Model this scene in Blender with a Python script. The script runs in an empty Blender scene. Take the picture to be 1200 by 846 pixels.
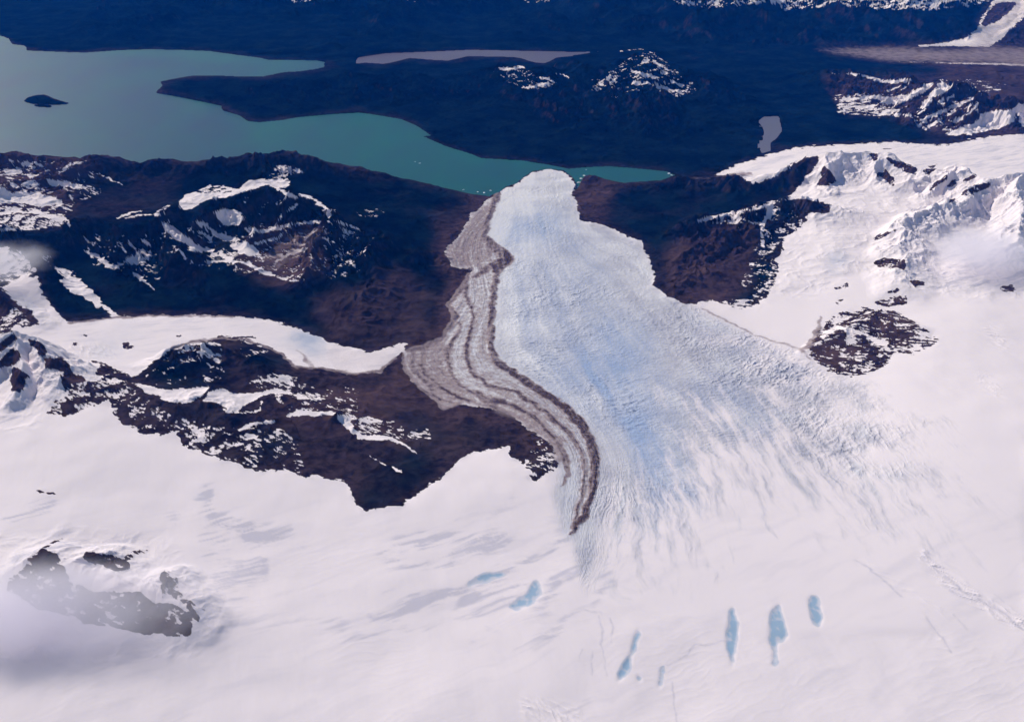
# Aerial view of an outlet glacier flowing from an icefield to a turquoise lake.
import bpy, math, os
import numpy as np

Q = 1.0            # grid fineness (1 = final)
F32 = np.float32
# ------------------------------------------------------------------ camera
CAM_Z = 9000.0
FPX = 600.0 / math.tan(math.radians(30.0))
PITCH = math.radians(31.0)
CP, SP = math.cos(PITCH), math.sin(PITCH)


def ray(u, v):
    x = (np.asarray(u, float) - 600.0) / FPX
    y = (423.0 - np.asarray(v, float)) / FPX
    return x, CP + y * SP, -SP + y * CP


def place(u, v, z=0.0):
    """image pixel (photo-sized) coordinates + altitude -> ground position"""
    dx, dy, dz = ray(u, v)
    t = (np.asarray(z, float) - CAM_Z) / dz
    return dx * t, dy * t


def image_px(X, Y, Z):
    """position -> image pixel coordinates"""
    dz = Z - CAM_Z
    fw = Y * CP - dz * SP
    up = Y * SP + dz * CP
    return 600.0 + FPX * X / fw, 423.0 - FPX * up / fw


# ------------------------------------------------------------------ noise
def perlin(x, y, seed):
    rng = np.random.RandomState(seed)
    perm = rng.permutation(1024).astype(np.int32)
    perm = np.concatenate([perm, perm, perm])
    ang = rng.rand(1024) * 2 * math.pi
    gx, gy = np.cos(ang).astype(F32), np.sin(ang).astype(F32)
    xf, yf = np.floor(x), np.floor(y)
    xi, yi = xf.astype(np.int64) & 1023, yf.astype(np.int64) & 1023
    fx, fy = (x - xf).astype(F32), (y - yf).astype(F32)
    sx = fx * fx * fx * (fx * (fx * 6 - 15) + 10)
    sy = fy * fy * fy * (fy * (fy * 6 - 15) + 10)

    def g(ix, iy, dx, dy):
        h = perm[perm[ix & 1023] + (iy & 1023)]
        return gx[h] * dx + gy[h] * dy
    a = g(xi, yi, fx, fy)
    b = g(xi + 1, yi, fx - 1, fy)
    c = g(xi, yi + 1, fx, fy - 1)
    d = g(xi + 1, yi + 1, fx - 1, fy - 1)
    ab = a + sx * (b - a)
    cd = c + sx * (d - c)
    return (ab + sy * (cd - ab)) * F32(1.5)


def fbm(x, y, wl, octs=5, seed=1, gain=0.5, lac=2.03):
    out = np.zeros(x.shape, F32)
    amp, f, tot = 1.0, 1.0 / wl, 0.0
    for o in range(octs):
        out += F32(amp) * perlin(x * f + 17.3 * o, y * f - 9.1 * o, seed + o)
        tot += amp
        amp *= gain
        f *= lac
    return out / F32(tot)


def ridged(x, y, wl, octs=5, seed=1, gain=0.5, lac=2.07):
    out = np.zeros(x.shape, F32)
    amp, f, tot = 1.0, 1.0 / wl, 0.0
    w = np.ones(x.shape, F32)
    for o in range(octs):
        n = 1.0 - np.abs(perlin(x * f + 3.3 * o, y * f + 5.7 * o, seed + o)) * 1.6
        n = np.clip(n, 0, 1) ** 2
        out += F32(amp) * n * w
        w = np.clip(n * 1.6, 0, 1)
        tot += amp
        amp *= gain
        f *= lac
    return out / F32(tot)


def sstep(a, b, x):
    t = np.clip((x - a) / (b - a), 0, 1)
    return t * t * (3 - 2 * t)


# ------------------------------------------------------------------ rasters in image coordinates
S = 2                                   # raster cells per image pixel
U0, V0, U1, V1 = -420, -240, 1620, 1120
RW, RH = (U1 - U0) * S, (V1 - V0) * S


def raster(val=0.0):
    return np.full((RH, RW), val, F32)


def fill(img, pts, val, blend=None):
    """even-odd polygon fill"""
    p = (np.array(pts, float) - (U0, V0)) * S
    y0 = max(0, int(math.floor(p[:, 1].min())))
    y1 = min(RH - 1, int(math.ceil(p[:, 1].max())))
    x0 = max(0, int(math.floor(p[:, 0].min())))
    x1 = min(RW, int(math.ceil(p[:, 0].max())) + 1)
    if y1 < y0 or x1 <= x0:
        return
    q = np.roll(p, -1, axis=0)
    for y in range(y0, y1 + 1):
        yc = y + 0.5
        m = (p[:, 1] <= yc) != (q[:, 1] <= yc)
        if not m.any():
            continue
        a, b = p[m], q[m]
        xs = np.sort(a[:, 0] + (yc - a[:, 1]) / (b[:, 1] - a[:, 1]) * (b[:, 0] - a[:, 0]))
        for i in range(0, len(xs) - 1, 2):
            l, r = max(0, int(round(xs[i]))), min(RW, int(round(xs[i + 1])))
            if r > l:
                if blend == 'max':
                    img[y, l:r] = np.maximum(img[y, l:r], val)
                else:
                    img[y, l:r] = val


def line(img, pts, w, val, blend=None):
    """polyline of width w (or a list of widths) in image pixels"""
    ws = w if isinstance(w, (list, tuple)) else [w] * len(pts)
    for i in range(len(pts) - 1):
        (xa, ya), (xb, yb) = pts[i], pts[i + 1]
        d = math.hypot(xb - xa, yb - ya) or 1
        n = max(1, int(d * 1.5))
        for k in range(n + 1):
            t = k / n
            r = max(0.55, (ws[i] * (1 - t) + ws[i + 1] * t) / 2) * S
            cx, cy = (xa + (xb - xa) * t - U0) * S, (ya + (yb - ya) * t - V0) * S
            ax, bx = int(max(0, cx - r)), int(min(RW, cx + r + 1))
            ay, by = int(max(0, cy - r)), int(min(RH, cy + r + 1))
            if ax >= bx or ay >= by:
                continue
            yy, xx = np.mgrid[ay:by, ax:bx]
            m = (xx + .5 - cx) ** 2 + (yy + .5 - cy) ** 2 <= r * r
            sub = img[ay:by, ax:bx]
            if blend == 'max':
                sub[m] = np.maximum(sub[m], val)
            else:
                sub[m] = val


def blob(img, u, v, ru, rv, val, ang=0, blend=None):
    c, s = math.cos(math.radians(ang)), math.sin(math.radians(ang))
    pts = []
    for k in range(20):
        a = k * math.pi / 10
        x, y = ru * math.cos(a), rv * math.sin(a)
        pts.append((u + x * c - y * s, v + x * s + y * c))
    fill(img, pts, val, blend)


def blur(img, r):
    """three box blurs, r in image pixels"""
    k = max(1, int(round(r * S)))
    out = img.astype(np.float64)
    for _ in range(3):
        for ax in (0, 1):
            pad = [(0, 0), (0, 0)]
            pad[ax] = (k + 1, k)
            c = np.cumsum(np.pad(out, pad, mode='edge'), axis=ax)
            n = out.shape[ax]
            hi = np.take(c, np.arange(2 * k + 1, 2 * k + 1 + n), axis=ax)
            lo = np.take(c, np.arange(0, n), axis=ax)
            out = (hi - lo) / (2 * k + 1)
    return out.astype(F32)


def look(img, u, v):
    """bilinear lookup"""
    x = np.clip((u - U0) * S - 0.5, 0, RW - 1.01)
    y = np.clip((v - V0) * S - 0.5, 0, RH - 1.01)
    xi, yi = x.astype(np.int32), y.astype(np.int32)
    fx, fy = (x - xi).astype(F32), (y - yi).astype(F32)
    a = img[yi, xi] * (1 - fx) + img[yi, xi + 1] * fx
    b = img[yi + 1, xi] * (1 - fx) + img[yi + 1, xi + 1] * fx
    return a * (1 - fy) + b * fy


def look_id(img, u, v):
    x = np.clip(np.floor((u - U0) * S), 0, RW - 1).astype(np.int32)
    y = np.clip(np.floor((v - V0) * S), 0, RH - 1).astype(np.int32)
    return img[y, x]






# ------------------------------------------------------------------ outlines traced by eye (image pixel coordinates)
LAKE = [(-420, 40), (0, 42), (10, 45.5), (14, 52), (30, 54), (31, 59.5), (70, 61), (101, 62), (140, 59), (175, 58), (210, 58.5), (245, 60), (280, 65),
        (304, 68), (315, 70.7), (345, 70.5), (371, 71), (381, 73), (379, 79), (371, 81), (350, 84), (332, 85), (308, 90), (280, 90), (259, 89), (224, 89), (199, 94), (187, 96),
        (191, 101), (182, 109), (206, 113), (241, 120), (259, 124), (261, 129.5), (280, 135), (290, 142), (304, 143.5), (332, 141), (350, 137.5), (385, 134),
        (420, 132), (442, 135), (470, 140), (487, 147), (505, 159), (496, 160), (522, 171.5), (550, 180), (564, 185.5), (610, 188), (645, 193.5), (666, 198),
        (690, 196), (715, 195), (750, 198), (781, 201), (790, 205), (785, 212), (750, 213), (732, 216), (708, 212), (690, 206.5), (683, 211), (676, 224), (640, 232),
        (574, 232), (572, 231), (543, 228), (516, 222), (487, 217), (457, 213), (428, 209), (398, 204), (369, 200), (333, 196), (298, 194), (245, 196),
        (204, 199), (150, 200), (109, 196), (60, 196), (0, 190), (-420, 190)]
ISLAND = [(28, 119), (31, 115.5), (38, 113), (47, 111.5), (55, 113.5), (63, 117.5), (72, 119.5), (82, 121), (78, 122.5), (66, 123), (52, 122.5), (38, 122)]
ISLET = [(38, 124), (48, 122.8), (60, 124), (60, 126), (46, 125.5)]
PALE_LAKE = [(416, 75), (419, 68), (452, 63), (505, 61), (550, 59), (596, 60), (645, 61), (680, 61.5), (706, 60.5), (680, 64), (652, 66.5), (638, 74), (627, 73), (610, 68), (589, 66.5),
             (547, 66), (526, 71), (501, 70), (480, 68), (459, 73.5), (449, 75), (428, 73.5)]
POND = [(888, 142), (895, 137), (913, 136.5), (915, 147), (916.5, 154), (909, 163), (902, 168), (904, 177), (892, 180), (891, 171), (895, 161), (895, 150)]

SHORE_FAR = [(-420, 40), (0, 42), (10, 45.5), (14, 52), (30, 54), (31, 59.5), (70, 61), (101, 62), (140, 59), (210, 58.5), (245, 60), (280, 65), (315, 70.7), (371, 71), (416, 75),
             (419, 68), (452, 63), (505, 61), (550, 59), (645, 61), (706, 60.5), (760, 62)]
FAR_HILLS = [(-420, -240), (790, -240), (790, 60)] + SHORE_FAR[::-1]
FAR_SNOW_MT = [(748, -240), (1172, -240), (1165, 0), (1158, 8), (1150, 22), (1144, 35), (1130, 45), (1077, 54), (955, 56.5), (902, 58), (860, 64), (815, 72), (775, 63), (748, 61)]
FAR_GLACIER = [(1151, 55), (1077, 54.5), (1112, 49), (1130, 45), (1144, 35), (1150, 22), (1158, 8), (1165, 0), (1172, -40), (1300, -40), (1240, -4), (1200, 20), (1184, 36), (1172, 47), (1160, 55)]
FAR_GLACIER_ROCK = [(1150, 30), (1156, 16), (1166, 5), (1180, 2), (1192, 4), (1184, 14), (1168, 26), (1156, 31)]
CORNER_MT = [(1160, 55), (1172, 47), (1184, 36), (1200, 20), (1240, -4), (1300, -40), (1620, -240), (1620, 60)]
VALLEY = [(775, 62), (815, 72), (860, 64), (902, 57), (955, 56), (1077, 53.5), (1160, 54), (1620, 58), (1620, 100), (1200, 80), (1165, 76), (1112, 75.5), (1042, 74), (1007, 69), (955, 61), (902, 63), (865, 71), (850, 78), (815, 78), (775, 66)]
VALLEY_GREY = [(935, 58), (955, 56.5), (1077, 54), (1160, 54.5), (1620, 58), (1620, 98), (1200, 79), (1165, 75), (1112, 74.5), (1042, 73.5), (1007, 68), (955, 60)]
EAST_FOREST = [(775, 66), (815, 76), (850, 76), (865, 71), (902, 63), (955, 61), (1042, 74), (1112, 75.5), (1200, 80), (1620, 100), (1620, 150), (1200, 156), (1165, 159), (1130, 166), (1105, 170),
               (1042, 166), (990, 169), (944, 171), (909, 178), (867, 192), (832, 208), (790, 206), (795, 150), (800, 100)]
PENINSULA = [(182, 109), (191, 101), (187, 96), (199, 94), (224, 89), (259, 89), (308, 90), (350, 84), (379, 79), (416, 75), (449, 75), (480, 68), (526, 71), (547, 66), (610, 68), (638, 74), (652, 66.5), (680, 64), (706, 60),
             (757, 58), (775, 63), (815, 78), (850, 100), (872, 124), (886, 140), (888, 160), (890, 180), (862, 192), (832, 205), (790, 210), (781, 201), (750, 198), (715, 195), (666, 198), (610, 188), (564, 185.5),
             (522, 171.5), (496, 160), (505, 159), (487, 147), (470, 140), (442, 135), (420, 132), (385, 134), (350, 137.5), (304, 143.5), (280, 135), (259, 124), (206, 113)]
EAST_PEAK = [(962, 86), (1004, 84), (1032, 89), (1068, 90), (1095, 93), (1105, 90), (1130, 102), (1158, 116), (1190, 119), (1200, 120), (1620, 118), (1620, 150), (1200, 150), (1165, 156), (1130, 164), (1100, 162), (1074, 152), (1040, 140), (1000, 136), (975, 132), (968, 110)]
BACK_GLACIER = [(832, 205), (867, 192), (909, 178), (944, 171), (990, 169), (1042, 166), (1077, 168), (1105, 170), (1130, 166), (1165, 159), (1200, 156), (1620, 150), (1620, 206), (1200, 205), (1154, 211), (1123, 192), (1100, 200),
                (1073, 198), (1045, 183), (1016, 177), (970, 182), (949, 186), (930, 192), (900, 203), (895, 209), (880, 214), (862, 206)]
PEAKS = [(949, 185), (970, 180), (1016, 175), (1045, 181), (1073, 196), (1100, 199), (1123, 190), (1154, 208), (1200, 203), (1620, 204), (1620, 350), (1200, 348), (1130, 350), (1075, 338), (1030, 322), (1000, 318), (950, 350), (905, 348), (912, 312), (918, 292), (943, 262), (947, 247), (935, 225), (946, 205)]
EAST_RIDGE = [(682, 211), (690, 206.5), (708, 212), (732, 216), (750, 213), (785, 211), (832, 206), (862, 205), (880, 214), (895, 209), (912, 206), (930, 192), (949, 184), (962, 184), (955, 195), (947, 205), (928, 227.5), (916, 236), (943, 234.5), (974, 240), (970, 249),
              (949, 248), (943, 262), (928, 273.5), (916, 281), (918, 292.6), (907, 304), (912.5, 312), (905, 338.6), (893, 352), (882, 360), (866, 360), (847, 354), (824, 352), (817, 357), (800, 354), (779, 344), (764, 335), (769, 326), (763, 305), (755, 293), (752, 281.6),
              (735, 277), (717, 267), (696, 261), (680, 258), (677, 239), (671, 227), (676, 219)]
NUNATAK = [(947, 407.6), (958.5, 388.5), (977.6, 369), (1000.6, 363.5), (1027.5, 361.6), (1054, 365.5), (1077, 381), (1097, 394), (1100, 402), (1085, 408), (1069.6, 415), (1046.6, 411.5), (1039, 427), (1016, 438), (993, 443), (970, 434.5), (951, 419)]
WEST_HILL = [(-420, 170), (0, 178), (16, 178), (30, 182), (54, 184), (82, 188), (103, 182.6), (109, 180.4), (122, 187), (130.5, 191), (152, 190), (163, 187), (179.5, 184.5), (196, 188.6), (204, 193.5), (212, 200), (214, 225), (200, 247), (163, 255), (130, 259), (100, 261), (80, 267), (54, 270), (20, 270), (-420, 272)]
MAIN_WEST = [(204, 193.5), (228, 194), (245, 188), (272, 184), (300, 182), (318, 180), (333, 178), (351, 184), (369, 188), (398, 196), (428, 201.5), (457, 206), (487, 212), (519, 218.5), (543, 224), (572, 230), (569, 238), (554.5, 249), (538, 276), (520.6, 293), (531, 314), (557.5, 314), (549, 320),
             (540, 338), (525, 358), (534, 370), (519, 394), (504, 403), (478, 409), (470, 412), (457, 405.6), (437, 412), (413, 409), (383.5, 399), (354, 386), (324, 377), (300, 373), (272, 370), (190, 368.5), (133, 371), (120, 374), (80, 378), (64, 364), (52, 346), (47, 334), (44, 322), (24, 324),
             (4, 336), (-420, 336), (-420, 271), (20, 269), (54, 269), (80, 265), (100, 260), (130, 258), (163, 254), (200, 246), (212, 226), (208, 204)]
HANGING = [(4, 336), (24, 324), (44, 322), (47, 334), (52, 346), (64, 364), (80, 376), (68, 384), (54, 384), (44, 378), (36, 360), (20, 354), (10, 344)]
WEST_SPUR = [(-420, 336), (0, 337), (8, 342), (20, 356), (36, 362), (48, 380), (36, 382), (18, 381), (12, 389), (0, 390), (-420, 392)]
SIDE_GLACIER = [(-420, 392), (0, 390), (14, 389), (40, 384), (68, 385), (82, 379), (133, 371.5), (190, 369), (272, 370.5), (300, 373.5), (324, 377.5), (354, 386.5), (383.5, 399.5), (413, 409.5), (437, 412.5), (457, 406), (478, 402), (471, 412), (463, 418.5), (445.5, 434), (417.5, 438), (382.5, 432.5), (347.5, 429), (330, 415),
                (309, 404.5), (284.5, 396), (253, 395.5), (225, 400), (200, 407), (179.5, 423), (158.5, 440), (138, 434), (112, 421), (98, 420), (78, 418), (60, 412), (52, 404), (43, 397), (15, 390.5), (0, 397), (-420, 398)]
ICE_PEAKS = [(-420, 398), (0, 398), (15, 390), (43, 396.5), (53, 405), (60, 412), (78, 416), (98, 419), (112, 421), (128, 428), (138, 436), (135, 446), (126, 462), (118, 474), (95, 481), (80, 487), (51, 488), (40, 505), (-420, 510)]
DARK_MT = [(120, 436), (140, 434), (158, 441), (179, 424), (200, 408), (225, 400.5), (253, 395.5), (284, 396.5), (309, 404.5), (330, 415), (347, 429), (382, 432.5), (417.5, 438), (445.5, 434), (463, 418.5), (470, 411), (474, 414), (474, 432), (486, 449), (506, 464.5), (520, 480), (541, 472), (569, 478), (594, 483),
           (612, 497), (631, 509), (643, 518), (652, 531), (657, 546), (650, 550), (640, 556), (626, 566), (617, 560), (624, 550), (609, 543), (595, 531), (600, 525), (597, 522), (572, 527.5), (544.5, 534), (526, 552), (501.5, 570.6), (471, 592), (456, 594), (440, 598), (428, 599.5), (417.5, 590), (407, 565.5), (372, 557), (351, 558.5), (330, 550), (298.5, 553),
           (270.5, 541), (235, 530.5), (214, 522), (206, 502.5), (190, 508), (172, 509.5), (141, 495.5), (130, 481), (126, 470)]
GLACIER = [(574, 231), (584, 227), (593, 219.5), (605, 216), (614, 208), (625, 201), (643, 198.5), (661, 200), (671, 209), (675, 219.5), (671, 227), (677, 239), (680, 258), (696, 261), (717, 267), (735, 277), (752.5, 281.6), (755, 293), (763, 305), (769, 326), (764, 335), (779, 344), (800, 354), (824, 363.5), (855, 379), (886, 394), (912, 402),
           (939, 410), (951, 422), (978, 438), (1000, 443), (1030, 452), (1048, 475), (1052, 500), (1045, 530), (1030, 560), (1000, 600), (960, 640), (900, 640), (800, 640), (740, 650), (690, 640), (664, 632), (655, 610), (650, 580), (656, 548), (652, 531), (643, 518), (631, 509), (612, 497), (594, 483), (569, 478), (541, 472), (520, 480),
           (506, 464.5), (486, 449), (474, 432), (472, 414), (478, 409), (504, 403), (519, 394), (534, 370), (525, 358), (540, 338), (549, 320), (557.5, 314), (531, 314), (520.6, 293), (538, 276), (554.5, 249), (569, 239)]
DEBRIS = [(574, 231), (584, 228), (580, 240), (571, 277), (586, 290), (600, 300), (602, 308), (586, 318), (580, 340), (577, 373), (577, 409), (594, 432), (634, 457), (668, 478), (690, 502), (701, 530), (699, 560), (692, 590), (680, 614), (670, 624), (668, 604), (676, 580), (678, 552), (668, 528), (650, 510), (643, 518), (631, 509),
          (612, 497), (594, 483), (569, 478), (541, 472), (520, 480), (506, 464.5), (486, 449), (474, 432), (472, 414), (478, 409), (504, 403), (519, 394), (534, 370), (525, 358), (540, 338), (549, 320), (557.5, 314), (531, 314), (520.6, 293), (538, 276), (554.5, 249), (569, 239)]
BAND_OUT = [(583, 229), (578, 240), (570, 262), (568, 277), (577, 288), (592, 299), (590, 306), (582, 320), (579, 340), (576, 373), (575, 409), (583, 425), (600, 436), (630.6, 457), (661, 476), (683, 500), (695, 524.5), (698, 552), (694, 580), (684, 606), (668, 626)]
BAND_OUT_W = [8, 8, 6, 8, 9, 13, 12, 7, 7, 8, 8, 8, 8, 9, 10, 12, 12, 9, 8, 10, 3]
BAND_IN = [(549, 322), (545, 347), (554.5, 367), (551.6, 391), (545, 409), (551, 435), (572, 451), (606, 460), (637, 481), (664, 504), (681, 527.5), (685, 552), (681, 583), (671, 617)]
BAND_IN_W = [3, 3, 3, 3, 4, 4, 4, 4, 5, 5, 4, 3, 3, 3]
BAND_THIRD = [(534, 372), (541, 385), (530, 400), (522, 410), (528, 436), (538, 452), (560, 463), (590, 470), (618, 484), (640, 503), (655, 520)]
ROCK_LIST = [  # small outcrops: name-label, outline, rock cover
    ("jagged dark rock rib on the snowy peaks just right of the dark ridge's upper tip", [(965, 195), (976, 202.5), (981, 212.7), (967, 219), (956, 218), (962, 207)], .12),
    ("small dark crag at the top of the snowy crest, below the curling white glacier", [(1018, 179), (1030, 180), (1028, 190), (1021, 187)], .15),
    ("long dark rock wall slanting down along the middle of the snowy crest", [(1036, 184.6), (1057, 189), (1076, 197), (1072.5, 206), (1061, 202), (1047, 195)], .1),
    ("dark triangular crag below the slanting rock wall of the snowy crest", [(1024, 207), (1036.5, 198.5), (1049, 210.4), (1048, 218.5), (1040, 215), (1034, 208)], .05),
    ("short dark crag in the snow saddle left of the sharp white peak", [(1081, 200), (1089, 195), (1098, 192), (1097, 198.5), (1088, 206)], .05),
    ("thin broken rock streak running down the left flank of the sharp white peak", [(1087, 223), (1094, 214), (1103, 209), (1110, 204), (1109, 209), (1103, 215), (1096, 222)], .3),
    ("small rock streak low on the sharp white peak beside its longer streak", [(1107, 219), (1114, 213), (1122, 211), (1121, 216), (1112, 221)], .2),
    ("dark shadowed rock face on the right shoulder of the sharp white peak", [(1127, 212), (1135, 206), (1147, 203), (1142, 210), (1132, 213)], .25),
    ("snow-dusted rocky crest dropping left from the second white summit", [(1125, 229), (1130, 222), (1142, 217), (1158, 212), (1160, 218), (1150, 225), (1141, 229), (1133, 230)], .36),
    ("little dark rock at the lower end of the snow-dusted crest", [(1109, 237), (1114, 233), (1121, 232), (1118, 237)], .15),
    ("thin dark rock edge along the left side of the snow ridge", [(1022, 282), (1030, 276), (1040, 271), (1052, 266.5), (1050, 270), (1038, 276), (1028, 282)], .25),
    ("flat speckled rock band crossing the snow ridge above the large nunatak", [(1022, 309), (1026, 304), (1036.5, 302.6), (1062, 304), (1061, 317), (1048, 314), (1030, 314)], .3),
    ("narrow blue-black rock on the shaded side of the snow ridge", [(1063, 329), (1072, 328), (1085, 330), (1082, 335), (1073, 337)], .2),
    ("small speckled rock alone on the snow slope, upper of the two left of the nunatak", [(977, 340), (984, 334), (996, 330), (994, 336), (983, 341)], .25),
    ("small speckled rock alone on the snow slope, lower of the two left of the nunatak", [(978, 355), (983, 351), (990, 350), (989, 354), (982, 357)], .25),
    ("lens of bare rock directly above the flat slab near the nunatak", [(1038, 344), (1044, 340), (1053, 339), (1057, 342), (1050, 345)], .15),
    ("flat speckled rock slab resting just above the big nunatak", [(1023, 355), (1032, 350), (1045, 348), (1064, 347), (1062, 357), (1050, 359), (1036, 359)], .28),
    ("isolated dark rock in the hazy snow basin at the far right", [(1170, 337), (1176, 333), (1190, 334), (1189, 343), (1178, 343)], .28),
    ("small flat brown rock on the white glacier behind the peaks", [(1033, 174.5), (1039, 173), (1046, 174.5), (1043, 176), (1036, 176)], .1),
    ("small lens-shaped rock on the side glacier, uppermost of three", [(93, 394), (98, 391.5), (104, 393.5), (101, 396)], .1),
    ("small lens-shaped rock on the side glacier near the snowy peaks", [(83, 402), (88, 401), (92, 404), (87, 405.5)], .12),
    ("craggy little rock on the side glacier, the largest of three", [(141, 403), (147, 400.5), (153, 402), (157, 406), (151, 411), (146, 408)], .22),
    ("oval dark brown rock showing through mist at lower left", [(96, 651), (100, 646), (112, 646), (122, 650), (136, 650), (146, 655), (153, 661), (150, 668), (138, 670), (120, 664), (104, 660)], .08),
    ("broken row of dark rocks down a snowy crest beside the misty hill", [(187, 676), (192, 666), (200, 672), (209, 678), (214, 692), (222, 702), (234, 722), (232, 728), (224, 727), (216, 708), (204, 701), (192, 700), (188, 692)], .38),
    ("dark misty rock hill half hidden in cloud at lower left", [(30, 664), (36, 655), (50, 642), (66, 648), (83, 680), (110, 692), (140, 695), (157, 691), (170, 697), (183, 705), (200, 707), (213, 713), (223, 722), (224, 745), (208, 746), (190, 742), (168, 746), (140, 736), (112, 734), (80, 722), (48, 716), (24, 700), (8, 690), (12, 676)], .16),
    ("tiny pair of dark rocks alone on the wide snowfield at left", [(44, 573), (50, 572), (58, 576), (67, 579), (64, 581), (54, 578)], .2),
    ("scatter of small dark rocks on snow right above the oval rock", [(144, 652), (152, 645), (164, 644), (174, 643), (173, 649), (160, 652), (148, 657)], .38),
]
POOLS = [
    ("narrow blue-tipped meltwater pool, left of the row of three on the snow", [(850, 745), (853, 732), (855, 720), (858, 710), (862, 720), (866, 732), (864, 748), (861, 766), (858, 782), (856, 770), (852, 757)]),
    ("widest pale blue meltwater pool, middle of the row of three", [(901, 735), (903, 718), (909, 710), (914, 707), (916, 720), (920, 732), (924, 745), (918, 750), (911, 752), (910, 768), (909, 780), (905, 778), (906, 762), (901, 750)]),
    ("short blue meltwater pool, right of the row of three", [(947, 702), (951, 698), (958, 699), (962, 712), (964, 726), (960, 734), (953, 730), (949, 716)]),
    ("club-shaped blue meltwater pool with wide lower end", [(748, 737), (750, 741), (745, 757), (740, 771), (738, 784), (730, 794), (724, 799), (724, 789), (731, 778), (738, 766), (741, 752), (744, 741)]),
    ("tiny dark blue pool just right of the club-shaped pool", [(746, 790), (749, 790), (752, 795), (750, 799), (747, 796)]),
    ("thin blue meltwater sliver between the club-shaped pool and the row of three", [(773, 782), (777, 781), (777, 790), (774, 805), (771, 803), (773, 794)]),
    ("turquoise meltwater patch at the end of grey firn streaks", [(596, 712), (606, 702), (618, 694), (622, 686), (628, 679), (633, 684), (635, 695), (628, 704), (616, 711), (604, 716)]),
    ("long thin blue melt streak in the firn left of the turquoise patch", [(546, 684), (560, 676), (574, 671), (590, 669), (592, 673), (576, 679), (560, 684), (549, 687)]),
]
# ------------------------------------------------------------------ ground grid and relief
def steps(spec):
    out = []
    for a, b, d in spec:
        n = max(1, int(round((b - a) / (d / Q))))
        out += list(np.linspace(a, b, n, endpoint=False))
    out.append(spec[-1][1])
    return np.array(out)


us = steps([(-1400, -300, 60), (-300, -120, 4), (-120, 1320, 1.2), (1320, 1500, 4), (1500, 2600, 60)])
vs = steps([(-130, -50, 3), (-50, 0, 1.2), (0, 265, 0.5), (265, 480, 0.75), (480, 960, 1.35), (960, 1040, 4), (1040, 1900, 40)])
NU, NV = len(us), len(vs)
u0, v0 = np.meshgrid(us, vs)
X, Y = place(u0, v0, 0.0)[:2]
print("grid", NU, NV, NU * NV)

BASE = [  # u, v, altitude
    (-300, 60, 0), (-300, 150, 0), (0, 100, 0), (150, 140, 0), (300, 165, 0), (450, 170, 0), (560, 205, 0), (640, 194, 0), (750, 207, 0), (420, 70, 5), (640, 68, 5), (300, 62, 0), (100, 58, 0),
    (0, 30, 30), (200, 45, 30), (400, 55, 30), (600, 48, 30), (740, 50, 40), (-300, 20, 30), (-300, -100, 100), (500, -100, 100), (1400, -100, 200),
    (903, 155, 60), (850, 120, 60), (900, 100, 90), (1000, 150, 150), (830, 74, 60), (960, 58, 80), (1200, 68, 150), (1100, 66, 120), (950, 130, 120), (1400, 70, 180), (800, 209, 8), (840, 207, 60),
    (500, 90, 30), (400, 105, 30), (700, 120, 60), (600, 160, 20), (720, 180, 15), (780, 150, 50), (560, 150, 25),
    (606, 216, 45), (640, 203, 55), (668, 212, 50), (640, 260, 160), (650, 330, 280), (690, 420, 430), (740, 520, 600), (780, 620, 770), (590, 300, 180), (575, 400, 370), (620, 470, 480), (690, 560, 640), (690, 640, 800),
    (760, 340, 290), (830, 370, 360), (700, 275, 180), (940, 420, 520), (1000, 480, 650), (1000, 600, 810), (880, 640, 810), (900, 520, 650), (860, 450, 520),
    (550, 240, 60), (525, 300, 150), (520, 395, 260), (478, 412, 290), (545, 330, 200), (482, 440, 330), (520, 475, 420), (600, 488, 520), (650, 530, 640), (660, 580, 720),
    (400, 680, 860), (560, 720, 880), (200, 590, 880), (0, 560, 940), (-300, 560, 960), (0, 640, 1050), (120, 760, 1040), (0, 846, 1000), (400, 846, 960), (800, 800, 910), (1200, 846, 960), (1200, 600, 960), (1200, 450, 1000), (1100, 480, 880),
    (-300, 1000, 1000), (600, 1000, 960), (1450, 1000, 1000), (1450, 600, 1000), (600, 1500, 960), (1800, 1500, 960), (-800, 1500, 960),
    (478, 404, 260), (400, 425, 380), (300, 388, 470), (220, 388, 540), (130, 385, 630), (60, 400, 720), (-20, 392, 760), (120, 410, 680), (-300, 395, 900), (-300, 470, 950), (40, 505, 960), (100, 500, 930),
    (206, 505, 840), (330, 552, 830), (428, 603, 820), (480, 592, 800), (540, 543, 750), (600, 528, 690), (530, 600, 800), (160, 515, 890), (500, 520, 640), (440, 450, 480), (400, 550, 780), (200, 455, 800), (300, 465, 740), (360, 445, 560),
    (1000, 300, 720), (950, 330, 560), (900, 372, 430), (870, 370, 380), (1100, 330, 820), (1150, 300, 900), (1200, 390, 960), (1110, 290, 860), (980, 260, 800), (1450, 300, 1000), (920, 395, 480), (1100, 420, 900), (1040, 440, 760),
    (1000, 173, 340), (1100, 182, 480), (1200, 182, 580), (870, 199, 130), (930, 183, 240), (1450, 180, 650), (850, 208, 70),
    (700, 235, 60), (740, 260, 120), (790, 300, 260), (800, 345, 300), (850, 230, 200),
    (60, 230, 500), (150, 230, 250), (200, 222, 250), (480, 250, 300), (530, 255, 160), (-300, 240, 500), (450, 330, 330), (350, 340, 400), (250, 345, 430), (160, 350, 480), (100, 330, 560), (300, 305, 620), (300, 200, 420), (400, 225, 380), (0, 300, 700), (-300, 320, 800), (505, 370, 230),
]
B = np.array(BASE, float)
bx, by = place(B[:, 0], B[:, 1], B[:, 2])
bu, bv = image_px(bx, by, 0.0)
bz = B[:, 2]


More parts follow.
